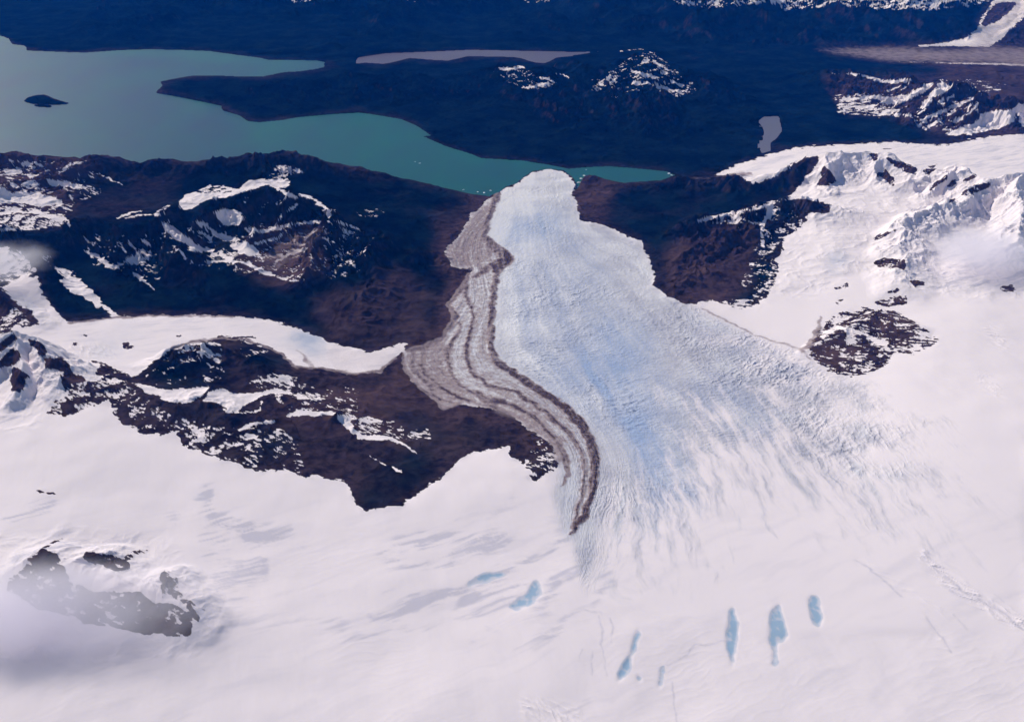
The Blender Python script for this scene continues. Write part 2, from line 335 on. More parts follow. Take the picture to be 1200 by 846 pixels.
def tps_grid():
    P = np.stack([bu, bv], 1) / 100.0
    n = len(P)
    d2 = ((P[:, None] - P[None]) ** 2).sum(-1)
    K = 0.5 * d2 * np.log(d2 + 1e-9) + np.eye(n) * 0.02
    A = np.zeros((n + 3, n + 3))
    A[:n, :n] = K
    A[:n, n] = 1
    A[:n, n + 1:] = P
    A[n, :n] = 1
    A[n + 1:, :n] = P.T
    w = np.linalg.solve(A, np.concatenate([bz, [0, 0, 0]]))
    cu = np.arange(-1400, 2601, 10.0)
    cv = np.arange(-140, 1921, 6.0)
    out = np.zeros((len(cv), len(cu)))
    GX, GY = np.meshgrid(cu / 100, cv / 100)
    out += w[n] + w[n + 1] * GX + w[n + 2] * GY
    for i in range(n):
        q = (GX - P[i, 0]) ** 2 + (GY - P[i, 1]) ** 2
        out += w[i] * 0.5 * q * np.log(q + 1e-9)
    return cu, cv, np.clip(out, 2, 1150)


def bil(cu, cv, g, u, v):
    x = np.clip((u - cu[0]) / (cu[1] - cu[0]), 0, len(cu) - 1.001)
    y = np.clip((v - cv[0]) / (cv[1] - cv[0]), 0, len(cv) - 1.001)
    xi, yi = x.astype(int), y.astype(int)
    fx, fy = x - xi, y - yi
    return (g[yi, xi] * (1 - fx) + g[yi, xi + 1] * fx) * (1 - fy) + (g[yi + 1, xi] * (1 - fx) + g[yi + 1, xi + 1] * fx) * fy


cu, cv, tg = tps_grid()
base = bil(cu, cv, tg, u0, v0)

# ridge crests: [(u, v, altitude)...], width towards the south (m), width towards the north (m), profile power
RIDGES = [
    ([(-420, 178, 700), (0, 177, 700), (30, 181, 650), (82, 187, 600), (109, 180, 760), (130, 190, 500), (152, 189, 450), (179, 184, 560), (204, 193, 360), (228, 193, 400), (272, 184, 600), (300, 182, 650), (333, 178, 750), (351, 183, 700), (398, 195, 480), (457, 205, 290), (516, 217, 160), (565, 228, 60)], 2600, 1300, 1.2),
    ([(109, 181, 760), (85, 195, 700), (60, 212, 720), (0, 222, 800), (-300, 222, 900)], 1500, 1500, 1.2),
    ([(-300, 270, 1000), (0, 268, 930), (54, 268, 900), (82, 261, 900), (136, 257, 900), (190, 250, 1000), (210, 246, 1020), (234, 241, 1100), (262, 235, 1100), (280, 229, 1160), (298, 224, 1180), (314, 215, 1290), (333, 226, 1160), (351, 234, 1100), (385, 252, 950), (420, 268, 750), (470, 290, 450)], 1900, 800, 1.1),
    ([(190, 250, 1000), (205, 285, 900), (224, 310, 760), (235, 340, 600)], 700, 700, 1.1),
    ([(136, 257, 900), (140, 290, 800), (150, 318, 700), (165, 345, 570)], 700, 700, 1.1),
    ([(351, 234, 1100), (325, 262, 960), (300, 272, 900)], 600, 600, 1.0),
    ([(393, 258, 930), (372, 300, 740), (350, 335, 560)], 900, 900, 1.1),
    ([(420, 268, 750), (430, 320, 520), (420, 370, 420)], 1000, 1000, 1.2),
    ([(54, 268, 900), (50, 300, 880), (60, 340, 800), (90, 368, 690)], 600, 500, 1.0),
    ([(-100, 335, 1050), (0, 342, 960), (22, 358, 880), (45, 378, 780)], 500, 400, 1.0),
    ([(158, 441, 740), (180, 423, 920), (200, 406, 1030), (225, 399, 1050), (262, 408, 920), (300, 425, 780), (340, 445, 640)], 700, 500, 1.1),
    ([(120, 440, 900), (165, 463, 960), (214, 474, 970), (243, 456, 900)], 600, 350, 1.0),
    ([(214, 474, 970), (256, 477, 950), (300, 491, 930), (321, 468, 850), (350, 470, 800), (400, 489, 800), (425, 510, 790), (487, 530, 700), (540, 520, 620)], 900, 500, 1.1),
    ([(-200, 405, 1400), (-60, 402, 1300), (15, 390, 1380), (43, 397, 1280), (51, 418, 1180), (75, 419, 1160), (100, 445, 1000), (128, 448, 950)], 900, 500, 1.0),
    ([(15, 390, 1380), (22, 415, 1280), (24, 440, 1180), (22, 460, 1080)], 350, 350, 1.0),
    ([(43, 397, 1280), (55, 422, 1190), (72, 440, 1110), (80, 470, 1000)], 350, 350, 1.0),
    ([(690, 207, 130), (732, 214, 170), (790, 211, 230), (832, 206, 330), (862, 205, 420), (895, 207, 620), (912, 203, 720), (949, 184, 1000)], 1500, 700, 1.1),
    ([(813, 258, 560), (840, 254, 620), (870, 243, 720), (905, 238, 850), (943, 234, 950), (974, 240, 950)], 1300, 700, 1.0),
    ([(790, 345, 380), (815, 310, 500), (850, 280, 640), (880, 262, 740)], 900, 900, 1.0),
    ([(949, 184, 1000), (970, 180, 1180), (1016, 175, 1280), (1045, 182, 1220), (1073, 196, 1170), (1100, 199, 1200), (1123, 190, 1400), (1154, 208, 1320), (1200, 203, 1420), (1500, 200, 1420)], 1500, 1000, 1.1),
    ([(970, 180, 1180), (968, 215, 900)], 500, 500, 1.0),
    ([(1123, 190, 1400), (1105, 207, 1200), (1088, 223, 1020)], 500, 500, 1.0),
    ([(1154, 208, 1320), (1120, 234, 1220), (1090, 244, 1180), (1060, 261, 1150), (1057, 300, 1020), (1060, 330, 920)], 900, 700, 1.0),
    ([(1196, 205, 1420), (1195, 255, 1250), (1188, 300, 1120)], 700, 700, 1.0),
    ([(955, 410, 600), (985, 385, 740), (1030, 364, 830), (1080, 385, 860)], 650, 300, 1.0),
    ([(190, 103, 40), (240, 103, 160), (320, 98, 320), (450, 88, 440), (560, 83, 520), (600, 79, 640), (640, 81, 680), (690, 72, 500), (730, 63, 800), (757, 58, 950), (800, 74, 700), (850, 100, 340), (875, 130, 140)], 4500, 1800, 1.2),
    ([(640, 81, 680), (650, 110, 380), (690, 140, 200)], 2200, 2200, 1.1),
    ([(757, 58, 950), (750, 95, 550), (760, 140, 260)], 2500, 2500, 1.1),
    ([(962, 86, 380), (1004, 85, 560), (1032, 91, 640), (1070, 92, 760), (1090, 95, 900), (1105, 90, 1080), (1130, 104, 950), (1158, 118, 880), (1190, 119, 940), (1500, 116, 950)], 2800, 1800, 1.1),
    ([(1105, 90, 1080), (1092, 118, 760), (1075, 148, 430)], 1300, 1300, 1.0),
    ([(1158, 118, 880), (1130, 138, 650), (1110, 156, 420)], 1100, 1100, 1.0),
    ([(1190, 119, 940), (1170, 140, 640), (1140, 160, 420)], 900, 900, 1.0),
    ([(-420, -60, 900), (0, -60, 1000), (200, -50, 1050), (330, -22, 900), (500, -28, 1100), (640, -30, 1000), (760, -16, 1200), (870, -10, 1350), (930, -14, 1250), (1000, -4, 1250), (1080, -14, 1400), (1160, -20, 1350)], 10000, 6000, 1.0),
    ([(760, -16, 1200), (800, 12, 800), (820, 35, 400)], 3500, 3500, 1.0),
    ([(930, -14, 1250), (985, 20, 700), (1010, 38, 380)], 3000, 3000, 1.0),
    ([(1080, -14, 1400), (1100, 5, 1000), (1060, 25, 600), (1040, 40, 350)], 3000, 3000, 1.0),
    ([(1150, -12, 1200), (1140, 10, 800), (1130, 30, 420)], 1800, 1800, 1.0),
    ([(1220, -20, 1500), (1230, 10, 1100), (1190, 36, 500)], 3500, 3500, 1.0),
    ([(1190, 0, 1000), (1165, 16, 800), (1155, 26, 650)], 900, 900, 1.0),
    ([(200, -50, 1050), (180, 0, 600), (150, 40, 200)], 4500, 4500, 1.0),
    ([(500, -28, 1100), (470, 10, 600), (430, 45, 200)], 4500, 4500, 1.0),
    ([(640, -30, 1000), (660, 10, 560), (640, 42, 200)], 4000, 4000, 1.0),
    ([(20, 664, 1130), (50, 646, 1200), (80, 656, 1200), (123, 646, 1240), (157, 686, 1150), (190, 668, 1210), (212, 695, 1180), (234, 727, 1060)], 450, 450, 1.0),
    ([(30, 119, 40), (40, 113.5, 120), (48, 111.6, 170), (58, 114, 130), (80, 121, 15)], 500, 400, 1.0),
    ([(1100, 60, 160), (1140, 84, 380), (1200, 90, 420), (1400, 95, 400)], 2500, 1500, 1.0),
]


def crest(pts, wn, wf, p):
    P = np.array(pts, float)
    x, y = place(P[:, 0], P[:, 1], P[:, 2])
    z = P[:, 2]
    w = max(wn, wf)
    best = np.full(X.shape, 9e9)
    zr = np.zeros(X.shape)
    side = np.zeros(X.shape)
    x0, x1, y0, y1 = x.min() - w, x.max() + w, y.min() - w, y.max() + w
    rows = np.where((Y.max(1) >= y0) & (Y.min(1) <= y1))[0]
    if not len(rows):
        return np.zeros(X.shape)
    r = slice(rows[0], rows[-1] + 1)
    xx, yy = X[r] + WX[r], Y[r] + WY[r]
    b_, z_, s_ = best[r], zr[r], side[r]
    for i in range(len(P) - 1):
        dx, dy = x[i + 1] - x[i], y[i + 1] - y[i]
        L2 = dx * dx + dy * dy
        t = np.clip(((xx - x[i]) * dx + (yy - y[i]) * dy) / L2, 0, 1)
        px, py = x[i] + t * dx, y[i] + t * dy
        d = np.hypot(xx - px, yy - py)
        m = d < b_
        b_[m] = d[m]
        z_[m] = (z[i] + t * (z[i + 1] - z[i]))[m]
        s_[m] = (yy - py)[m] / np.maximum(d[m], 1)
    width = wn + (wf - wn) * sstep(-0.5, 0.5, side)
    x_ = np.clip(1 - best / width, 0, 1)
    prof = x_ ** p * (1 - (1 - sstep(0, .45, x_)) * .75)
    return np.maximum(zr - base, 0) * prof


# the crests wander a little
WX = fbm(X, Y, 900, 5, 11) * 230
WY = fbm(X, Y, 900, 5, 12) * 230
bump = np.zeros(X.shape)
for rd in RIDGES:
    bump = np.maximum(bump, crest(*rd))
H = base + bump

lake_r = raster()
fill(lake_r, LAKE, 1.0)
lake_r[(v0.min() > 9e9):1, :] = 0
small_r = raster()
fill(small_r, PALE_LAKE, 1.0)
pond_r = raster()
fill(pond_r, POND, 1.0)
isl_r = raster()
fill(isl_r, ISLAND, 1.0)
fill(isl_r, ISLET, 1.0)
isl_soft = blur(isl_r, 0.8)
lake_r = np.clip(lake_r - isl_r, 0, 1)

# --- roughness: rock walls are broken, snow is smooth
rough_r = raster(0.02)
for poly, val in ((FAR_HILLS, .8), (FAR_SNOW_MT, 1.), (CORNER_MT, .8), (EAST_FOREST, .45), (PENINSULA, .75), (EAST_PEAK, .9), (VALLEY, .02), (PEAKS, .40), (EAST_RIDGE, .75), (NUNATAK, .45), (WEST_HILL, .6), (MAIN_WEST, .8),
                  (HANGING, .3), (WEST_SPUR, .6), (SIDE_GLACIER, .03), (ICE_PEAKS, .4), (DARK_MT, .6), (GLACIER, .03), (ISLAND, .3), (BACK_GLACIER, .02), (FAR_GLACIER, .05), (FAR_GLACIER_ROCK, .6)):
    fill(rough_r, poly, val)
fill(rough_r, [(-60, 630), (90, 615), (200, 630), (260, 720), (230, 770), (60, 780), (-80, 760)], .3)
for _, poly, _g in ROCK_LIST:
    fill(rough_r, poly, .45)
rough_s = blur(rough_r, 1.5)
rough_w = blur(rough_r, 6)

cu1, cv1 = image_px(X, Y, H)
ro = look(rough_s, cu1, cv1)
row = look(rough_w, cu1, cv1)
dist = np.hypot(Y, CAM_Z - H)
wobx, woby = X + fbm(X, Y, 700, 3, 21) * 200, Y + fbm(X, Y, 700, 3, 22) * 200
rg = ridged(wobx, woby, 1500, 6, 31)
rg2 = ridged(wobx, woby, 420, 4, 41)
fb = fbm(X, Y, 2600, 5, 51)
slopey = np.clip(bump / 220.0, 0.22, 1.0)
ampl = np.clip(dist / 20000.0, 0.8, 1.7)
farw = sstep(30000, 42000, dist)
rg = rg * (1 - farw) + (ridged(wobx, woby, 4600, 6, 33) * 1.1) * farw
rg2 = rg2 * (1 - farw * .8) + .4 * farw * .8
H = H + row * slopey * ampl * ((rg - 0.42) * 560 + fb * 120) + ro * slopey * ((rg2 - .4) * 190)
H += fbm(X, Y, 1800, 3, 61) * 14 * np.clip(H / 500, 0, 1)

# --- flow field of the main glacier: across (0 left debris margin .. 1 right margin) and along
FLOW = []
for s, pts in (
        (-.4, [(568, 238), (528, 290), (542, 336), (480, 415), (600, 488), (654, 535), (655, 610), (650, 680)]),
        (0, [(584, 228), (571, 277), (580, 330), (575, 410), (650, 467), (696, 530), (686, 610), (670, 690)]),
        (.25, [(605, 217), (612, 262), (622, 330), (650, 420), (700, 490), (735, 550), (745, 620), (745, 700)]),
        (.5, [(640, 200), (642, 255), (668, 325), (722, 400), (785, 470), (830, 545), (860, 630), (870, 720)]),
        (.75, [(663, 203), (668, 245), (712, 310), (800, 385), (875, 450), (945, 535), (1015, 630), (1050, 730)]),
        (1, [(675, 222), (688, 262), (752, 300), (815, 358), (930, 408), (1020, 470), (1110, 560), (1220, 680)])):
    for i, (a, b) in enumerate(pts):
        FLOW.append((a, b, s, i))
FL = np.array(FLOW, float)


def rbf(points, vals, cu_, cv_):
    P = points / 100.0
    n = len(P)
    d2 = ((P[:, None] - P[None]) ** 2).sum(-1)
    A = np.zeros((n + 3, n + 3))
    A[:n, :n] = 0.5 * d2 * np.log(d2 + 1e-9) + np.eye(n) * 0.002
    A[:n, n] = 1
    A[:n, n + 1:] = P
    A[n, :n] = 1
    A[n + 1:, :n] = P.T
    w = np.linalg.solve(A, np.concatenate([vals, [0, 0, 0]]))
    GX, GY = np.meshgrid(cu_ / 100, cv_ / 100)
    out = w[n] + w[n + 1] * GX + w[n + 2] * GY
    for i in range(n):
        q = (GX - P[i, 0]) ** 2 + (GY - P[i, 1]) ** 2
        out += w[i] * 0.5 * q * np.log(q + 1e-9)
    return out


fu, fv = np.arange(380, 1301, 8.0), np.arange(160, 800, 6.0)
gs = rbf(FL[:, :2], FL[:, 2], fu, fv)
gt = rbf(FL[:, :2], FL[:, 3], fu, fv)

glac_r = raster()
fill(glac_r, GLACIER, 1.0)
fill(glac_r, [(951, 422), (978, 439), (1000, 445), (1060, 440), (1200, 520), (1200, 740), (900, 740), (690, 700), (672, 640), (690, 600), (800, 450)], 1.0)
glac_s = blur(glac_r, 4)
cu1, cv1 = image_px(X, Y, H)
fs = bil(fu, fv, gs, cu1, cv1)
ft = bil(fu, fv, gt, cu1, cv1)
gl = look(glac_s, cu1, cv1)

# crevasses and seracs (real relief on the ice)
cx, cy = fs * 5200.0, ft * 2300.0
trans = ridged(cx * 0.42 + fbm(X, Y, 300, 2, 71) * 40, cy + fbm(X, Y, 260, 3, 72) * 120, 105, 3, 73)
lng = ridged(cx + fbm(X, Y, 300, 3, 74) * 55, cy * 0.22, 95, 3, 75)
iso = ridged(X + fbm(X, Y, 200, 2, 76) * 50, Y + fbm(X, Y, 200, 2, 77) * 50, 120, 3, 78)
upper = sstep(4.2, 5.8, ft)
GSOFT = GLACIER[:32] + [(1000, 440), (1046, 452), (1066, 480), (1066, 520), (1056, 560), (1040, 600), (1010, 630), (960, 636), (900, 600), (840, 590), (800, 606), (775, 632), (745, 640), (715, 610), (700, 590), (690, 640), (664, 632)] + GLACIER[45:]
gsoft_r = raster()
fill(gsoft_r, GSOFT, 1.0)
line(gsoft_r, [(900, 570), (950, 640)], [22, 4], 1.)
line(gsoft_r, [(1020, 590), (1060, 640), (1100, 690)], [24, 10, 2], .9)
edge = look(blur(gsoft_r, 26), cu1, cv1)
strk = fbm(fs * 5200.0 + fbm(X, Y, 500, 2, 88) * 60, ft * 2300 * .1, 130, 4, 89, .65)
openside = sstep(2.6, 4.2, ft) * sstep(.05, .2, fs)
brk = fbm(X, Y, 700, 5, 87, .6)
over = 5.6 - .9 * sstep(.35, .55, fs) * sstep(.9, .62, fs) + .35 * sstep(.05, .2, fs) * sstep(.4, .25, fs)
fade_t = 1 - sstep(-.9, .9, ft - over + strk * 2.0 + brk * .5)
fade_s = 1 - sstep(.70, 1.10, fs + brk * .30 + strk * .12)
fadeedge = 1 - openside * (1 - fade_t * fade_s)
fadecrev = 1 - openside * (1 - (1 - sstep(-.8, .7, ft - over + strk * 1.8 + brk * .6)) * (1 - sstep(.82, 1.16, fs + brk * .34)))
ser = ridged(cx * .6 + fbm(X, Y, 500, 3, 90) * 120, cy * .9 + fbm(X, Y, 500, 3, 91) * 120, 230, 3, 92)
pat = np.clip(.55 + fbm(X, Y, 1200, 4, 93, .6) * 1.5, .15, 1.5)
crev = trans * (1 - upper) * .75 * pat + lng * upper * .9 * (.4 + pat * .6) + iso * .4 * (1 - upper) + (ser - .35) * .55 * pat
fall_r = raster(.25)
fill(fall_r, [(800, 352), (860, 378), (940, 408), (1000, 440), (1060, 470), (1060, 560), (960, 560), (880, 500), (800, 400)], 1.)
fill(fall_r, [(580, 300), (640, 320), (690, 420), (660, 460), (620, 440), (580, 400)], .55)
fall = look(blur(fall_r, 16), cu1, cv1)
crev_amp = (9 + 34 * fall * np.clip(fbm(X, Y, 1500, 2, 79) + .8, 0, 1.4)) * gl * sstep(-.05, .08, fs) + gl * 9 * (1 - sstep(-.05, .08, fs))
fade = fadecrev
H = H + (crev - .4) * crev_amp * fade
# moraine stripes stand up as rubble ridges
mor_r = raster()
line(mor_r, BAND_OUT, [w_ * .8 for w_ in BAND_OUT_W], 1., 'max')
line(mor_r, BAND_IN, BAND_IN_W, .6, 'max')
line(mor_r, BAND_THIRD, 4, .5, 'max')
debz = raster()
fill(debz, DEBRIS, 1.)
debw = look(blur(debz, 2), cu1, cv1)
H = H + look(blur(mor_r, 1.2), cu1, cv1) * (16 + fbm(X, Y, 90, 3, 94, .6) * 26) + debw * (fbm(cx + fbm(X, Y, 420, 3, 95) * 100, cy * .1, 140, 4, 96, .65) * 16 + fbm(X, Y, 60, 3, 97, .65) * 9)
# faint buried crevasses and wind ridges on the open snow
al, ac = X * .9 + Y * .43, Y * .9 - X * .43
wr = ridged(al * .16 + fbm(X, Y, 600, 3, 98) * 90, ac + fbm(X, Y, 800, 3, 99) * 160, 110, 4, 100)
H = H + (wr - .4) * 3.0 * np.clip(fbm(X, Y, 1500, 3, 103) + .25, 0, .8) * sstep(500, 800, H) * (1 - gl) * sstep(560, 640, cv1)
# crevasse fields on the snow slopes
cfield_r = raster()
line(cfield_r, [(1010, 655), (1060, 690), (1110, 720)], 6, .35)
line(cfield_r, [(1085, 650), (1110, 680), (1150, 705), (1215, 740)], 14, .9)
line(cfield_r, [(1160, 385), (1175, 405)], 14, .6)
line(cfield_r, [(1150, 440), (1170, 460)], 12, .5)
line(cfield_r, [(1085, 720), (1113, 762)], 3, .7)
line(cfield_r, [(620, 830), (670, 840)], 24, .5)
line(cfield_r, [(80, 410), (130, 412)], 10, .9)
cfield_s = blur(cfield_r, 4)
cf = look(cfield_s, cu1, cv1)
H = H + cf * (ridged(X * .8 + Y * .75 + fbm(X, Y, 400, 2, 83) * 60, (Y - X) * .22, 120, 3, 84) - .4) * 30
# wind-sculpted firn in the foreground
H = H + (fbm(X + Y * .3, Y * .45, 420, 4, 85) * 5 + fbm(X, Y, 1900, 3, 86) * 42) * sstep(300, 900, H) * (1 - gl)
# pools lie in shallow hollows
pool_r = raster()
for _, poly in POOLS:
    fill(pool_r, poly, 1.0)
pool_s = blur(pool_r, 1.5)
H = H - look(pool_s, cu1, cv1) * 8
# the lakes: land falls to the shore, bed below the water
lk = look(lake_r, u0, v0)
lks = look(blur(np.clip(lake_r - isl_soft, 0, 1), 1.6), u0, v0)
inl = look_id(isl_r, u0, v0)
low = np.clip((1 - lks) * 1.15, 0, 1) ** 1.2
front = look(glac_r, u0, v0) * (cv1 < 262)
low = np.where(front > .5, np.maximum(low, .9), low)
H = np.where(H > 0, H * low, H)
H = np.maximum(H, 3.0)
H = np.where((lk > .5) & (front < .5), -30.0, H)
for r_, lev in ((small_r, 4.0), (pond_r, 62.0)):
    soft = look(blur(r_, 1.2), u0 if lev < 10 else image_px(X, Y, lev)[0], v0 if lev < 10 else image_px(X, Y, lev)[1])
    H = H * (1 - sstep(.0, .5, soft)) + (lev - 6) * sstep(.0, .5, soft)
H = np.where(v0 < -100, np.minimum(H, 60), H)
Z = H
# ------------------------------------------------------------------ what lies on the ground: snow, debris, bare ice, forest, soil
G = raster(1.0)
for poly, val in ((LAKE, -.5), (PALE_LAKE, -.5), (POND, -.5), ([(-420, -240), (1620, -240), (1620, 152), (1200, 150), (1000, 165), (909, 176), (832, 204), (790, 212), (680, 205), (500, 175), (250, 150), (-420, 150)], -.3), (FAR_HILLS, -.3), (FAR_SNOW_MT, -.25), (CORNER_MT, -.2), (VALLEY, -.5), (EAST_FOREST, -.5), (PENINSULA, -.3), (EAST_PEAK, .08),
                  (BACK_GLACIER, 1.), (PEAKS, 1.), (EAST_RIDGE, -.3), (NUNATAK, .12), (WEST_HILL, -.05), (MAIN_WEST, -.15), (HANGING, .95), (WEST_SPUR, .12), (SIDE_GLACIER, 1.), (ICE_PEAKS, .95), (DARK_MT, .05), (FAR_GLACIER, 1.), (GLACIER, 1.), (ISLAND, -.5), (ISLET, -.5)):
    fill(G, poly, val)
G = blur(G, 1.3)
L = lambda pts, w, val=.9: line(G, pts, w, val, 'max')
P_ = lambda pts, val=.95: fill(G, pts, val, 'max')
# far mountains
P_([(765, -60), (1172, -60), (1160, 4), (1130, 10), (1100, 15), (1060, 12), (1020, 14), (985, 8), (950, 11), (920, 14), (900, 4), (870, 8), (830, 11), (790, 5)], .45)
P_([(900, -40), (925, -40), (920, 0), (912, 6), (902, 4)], .8)
P_([(1040, -40), (1110, -40), (1110, 4), (1096, 8), (1070, 2), (1046, 3)], .6)
P_([(300, -60), (370, -60), (366, 2), (345, 5), (335, 2)], .36)
P_([(430, -60), (500, -60), (490, 4), (474, 2)], .36)
P_([(600, -60), (660, -60), (645, 5), (612, 4)], .33)
P_([(1200, -60), (1620, -60), (1620, 15), (1240, 5)], .4)
fill(G, FAR_GLACIER_ROCK, .1)
# peninsula summits
P_([(570, 80), (610, 76), (640, 92), (656, 96), (640, 106), (616, 106), (590, 96)], .3)
P_([(690, 92), (720, 80), (745, 62), (765, 60), (790, 80), (818, 100), (815, 112), (780, 108), (745, 108), (715, 112), (694, 108)], .31)
L([(588, 81.5), (612, 79)], 2.2); L([(615, 105), (634, 99), (642, 99)], [1.5, 3, 1.5]); L([(634, 92), (643, 92)], 2); L([(651, 86), (662, 88.5), (668, 93)], 2, .8); L([(753, 74), (758, 70.5)], 3.5)
L([(728, 60), (753, 58)], 1.6, .8); L([(740, 83), (760, 89), (772, 94)], 2.2); L([(765, 71), (783, 83)], 1.5); L([(775, 70), (798, 79)], 1.2, .7); L([(784, 94), (798, 101)], 2); L([(758, 97), (790, 107)], 2, .8); L([(741, 97), (748, 98)], 2.4); L([(712, 92), (716, 90)], 3); L([(690, 107), (706, 99)], 1.6, .7); L([(715, 97), (722, 96)], 2); L([(716, 115), (724, 114)], 2, .7); L([(802, 88), (815, 93)], 1.2, .8)
P_([(782, 107), (800, 102), (812, 103), (806, 110), (790, 115)], .4)
# pale stripes of the valley plain
L([(1077, 54.5), (1110, 53), (1160, 54.5)], 2, .9); L([(1042, 72.5), (1112, 74.3), (1165, 75.3), (1300, 80)], [1, 2, 3, 4], .8); L([(1010, 62), (1200, 66)], 1.5, .44)
# snow-streaked eastern peak
P_([(975, 112), (1010, 108), (1060, 112), (1062, 132), (1030, 138), (985, 134)], .4)
P_([(1060, 130), (1100, 120), (1140, 118), (1150, 130), (1110, 156), (1078, 150)], .36)
P_([(1095, 92), (1140, 92), (1190, 100), (1150, 115), (1120, 104)], .3)
L([(991, 86), (1014, 89.5), (1030, 94.5), (1046, 96), (1068, 93.5)], [1.5, 3, 3.5, 4, 3]); L([(960, 88), (990, 86)], 2, .55)
P_([(1025, 113), (1048, 114), (1066, 109), (1083.7, 99), (1096, 97), (1082, 110.5), (1061, 119.5), (1045.5, 122), (1025, 117.5)], .9)
L([(1037, 108), (1066, 98)], 1.5, .8); L([(1050, 110), (1066, 99)], 1.3, .8)
P_([(1103, 95), (1114, 102.7), (1108, 108), (1095, 113), (1088, 126), (1075, 127.5), (1086, 115)], .92)
L([(1077, 148.7), (1088, 138), (1101.7, 131), (1122, 124), (1140, 115)], 3); L([(1083.7, 152), (1100, 141), (1119.6, 129.6)], 2); L([(1115, 141), (1128, 139.5), (1138, 132), (1145, 121)], 2.5); L([(1100, 120), (1118, 113)], 3); L([(1090, 138), (1110, 130)], 1.6, .8)
P_([(1108, 157), (1125, 150), (1142, 144.5), (1151, 134), (1164.5, 129.6), (1184.7, 128.5), (1192, 124.5), (1190, 143), (1171, 151), (1142, 156.5), (1119.6, 159)], 1.)
L([(983, 132), (996, 125)], 2); L([(1002, 126), (1024, 125)], 2.2); L([(1030, 135), (1048, 130)], 2); L([(1010, 121), (1020, 117)], 2, .8); L([(1050, 135.5), (1066, 135)], 2.4); L([(985, 118), (1030, 113)], 2.4, .8); L([(1100, 152), (1115, 152)], 2, .6)
P_([(1191, 122), (1620, 120), (1620, 152), (1200, 150), (1193, 140)], .9)
# glacier behind the peaks and the eastern ridge
fill(G, [(880, 214), (895, 209), (903, 203), (930, 196), (912, 206), (886, 216)], .8)
P_([(815, 258), (840, 252), (860, 247), (880, 243), (905, 237), (918, 231), (928, 230), (912, 243), (890, 252), (870, 262), (850, 264), (832, 262)], .43)
L([(818, 259), (842, 253), (866, 247), (890, 243), (905, 237)], 3, .95); L([(905, 238), (900, 252), (893, 268), (894, 288)], 3.5, .7); L([(862, 254), (884, 262), (896, 262)], 3, .75); L([(842, 258), (862, 262), (872, 274)], 2, .6); L([(893, 262), (906, 248), (922, 240)], 3, .6)
P_([(890, 244), (928, 228), (945, 232), (946, 246), (936, 268), (916, 282), (905, 290), (893, 280)], .3)
P_([(820, 358), (826, 354), (847, 356), (860, 362), (858, 380), (840, 372)], 1.)
P_([(905, 240), (945, 250), (946, 268), (918, 290), (910, 320), (906, 342), (890, 354), (868, 335), (883, 290), (890, 262)], .28)
P_([(826, 350), (860, 352), (884, 352), (880, 362), (850, 358)], .36)
L([(850, 352), (880, 352), (902, 330), (906, 300)], 1.6, .6)
# nunatak
P_(NUNATAK, .37)
P_([(1010, 352), (1064, 346), (1100, 385), (1112, 404), (1085, 415), (1050, 400), (1040, 370)], .4)
fill(G, [(990, 380), (1012, 373), (1030, 364), (1046, 372), (1062, 388), (1072, 402), (1050, 405), (1024, 393), (1005, 388)], .27)
fill(G, [(952, 412), (975, 400), (1005, 405), (1030, 415), (1030, 428), (1005, 438), (975, 434), (955, 422)], .28)
L([(962, 395), (980, 384), (1004, 388), (1030, 400), (1042, 410)], 3.5, .75); L([(970, 378), (1000, 372)], 2, .6); L([(955, 404), (975, 396)], 2, .7); L([(1030, 372), (1040, 384)], 2, .6)
P_([(1060, 385), (1100, 396), (1100, 404), (1075, 410), (1060, 405)], .44)
# west hill
P_([(0, 217), (6, 223), (14, 227), (26.5, 224.5), (49, 228), (62.5, 232.5), (73, 236.5), (62, 239), (47, 242), (30, 237), (11, 238), (-200, 236), (-200, 210)], 1.)
P_([(49, 210.7), (62.5, 208.6), (83, 215), (102, 220), (100, 222), (83, 220.5), (59, 216)], .95); L([(101, 223), (116, 228)], 1.8, .6)
P_([(26.5, 214.5), (36, 211.3), (48, 216), (38, 219.3)], .95); P_([(11, 215), (16, 214), (25, 218.5), (18, 221)], .8)
P_([(5, 198), (19, 198), (28, 203), (6, 204.5)], .9); P_([(6, 186), (30, 186), (55, 196), (58, 200), (30, 196), (8, 194)], .42); L([(8, 187), (24, 191), (40, 196)], 2.4, .8); L([(28, 190), (50, 195)], 1.5, .7); L([(34, 206), (40, 209)], 3, .7)
L([(74, 200), (84, 192), (100, 189.5)], [2, 3, 2], .85); L([(112, 202), (130, 210), (146, 217)], 2, .62); L([(38, 248.5), (58, 253), (79, 259), (80, 267)], [2, 4, 3, 2.5], .95)
P_([(-60, 242), (45, 246), (78, 258), (70, 268), (0, 270), (-60, 270)], .4); L([(4, 262), (20, 247)], 1.5, .6); L([(14, 258), (26, 268)], 1.5, .7); L([(0, 270), (45, 269)], 2, .8); L([(64, 238), (84, 247)], 2, .7); L([(0, 250), (12, 249)], 2.5, .9); L([(8, 241), (24, 248)], 3, .7)
L([(136, 257), (152, 250), (168, 246.6)], [1.5, 3, 1.5], .8); L([(149, 255), (164, 252.5), (178, 252)], 1.8, .95); P_([(180, 251.5), (192, 248.5), (190, 253.5), (184, 254)], .95); L([(182, 250), (198, 241)], 2, .7)
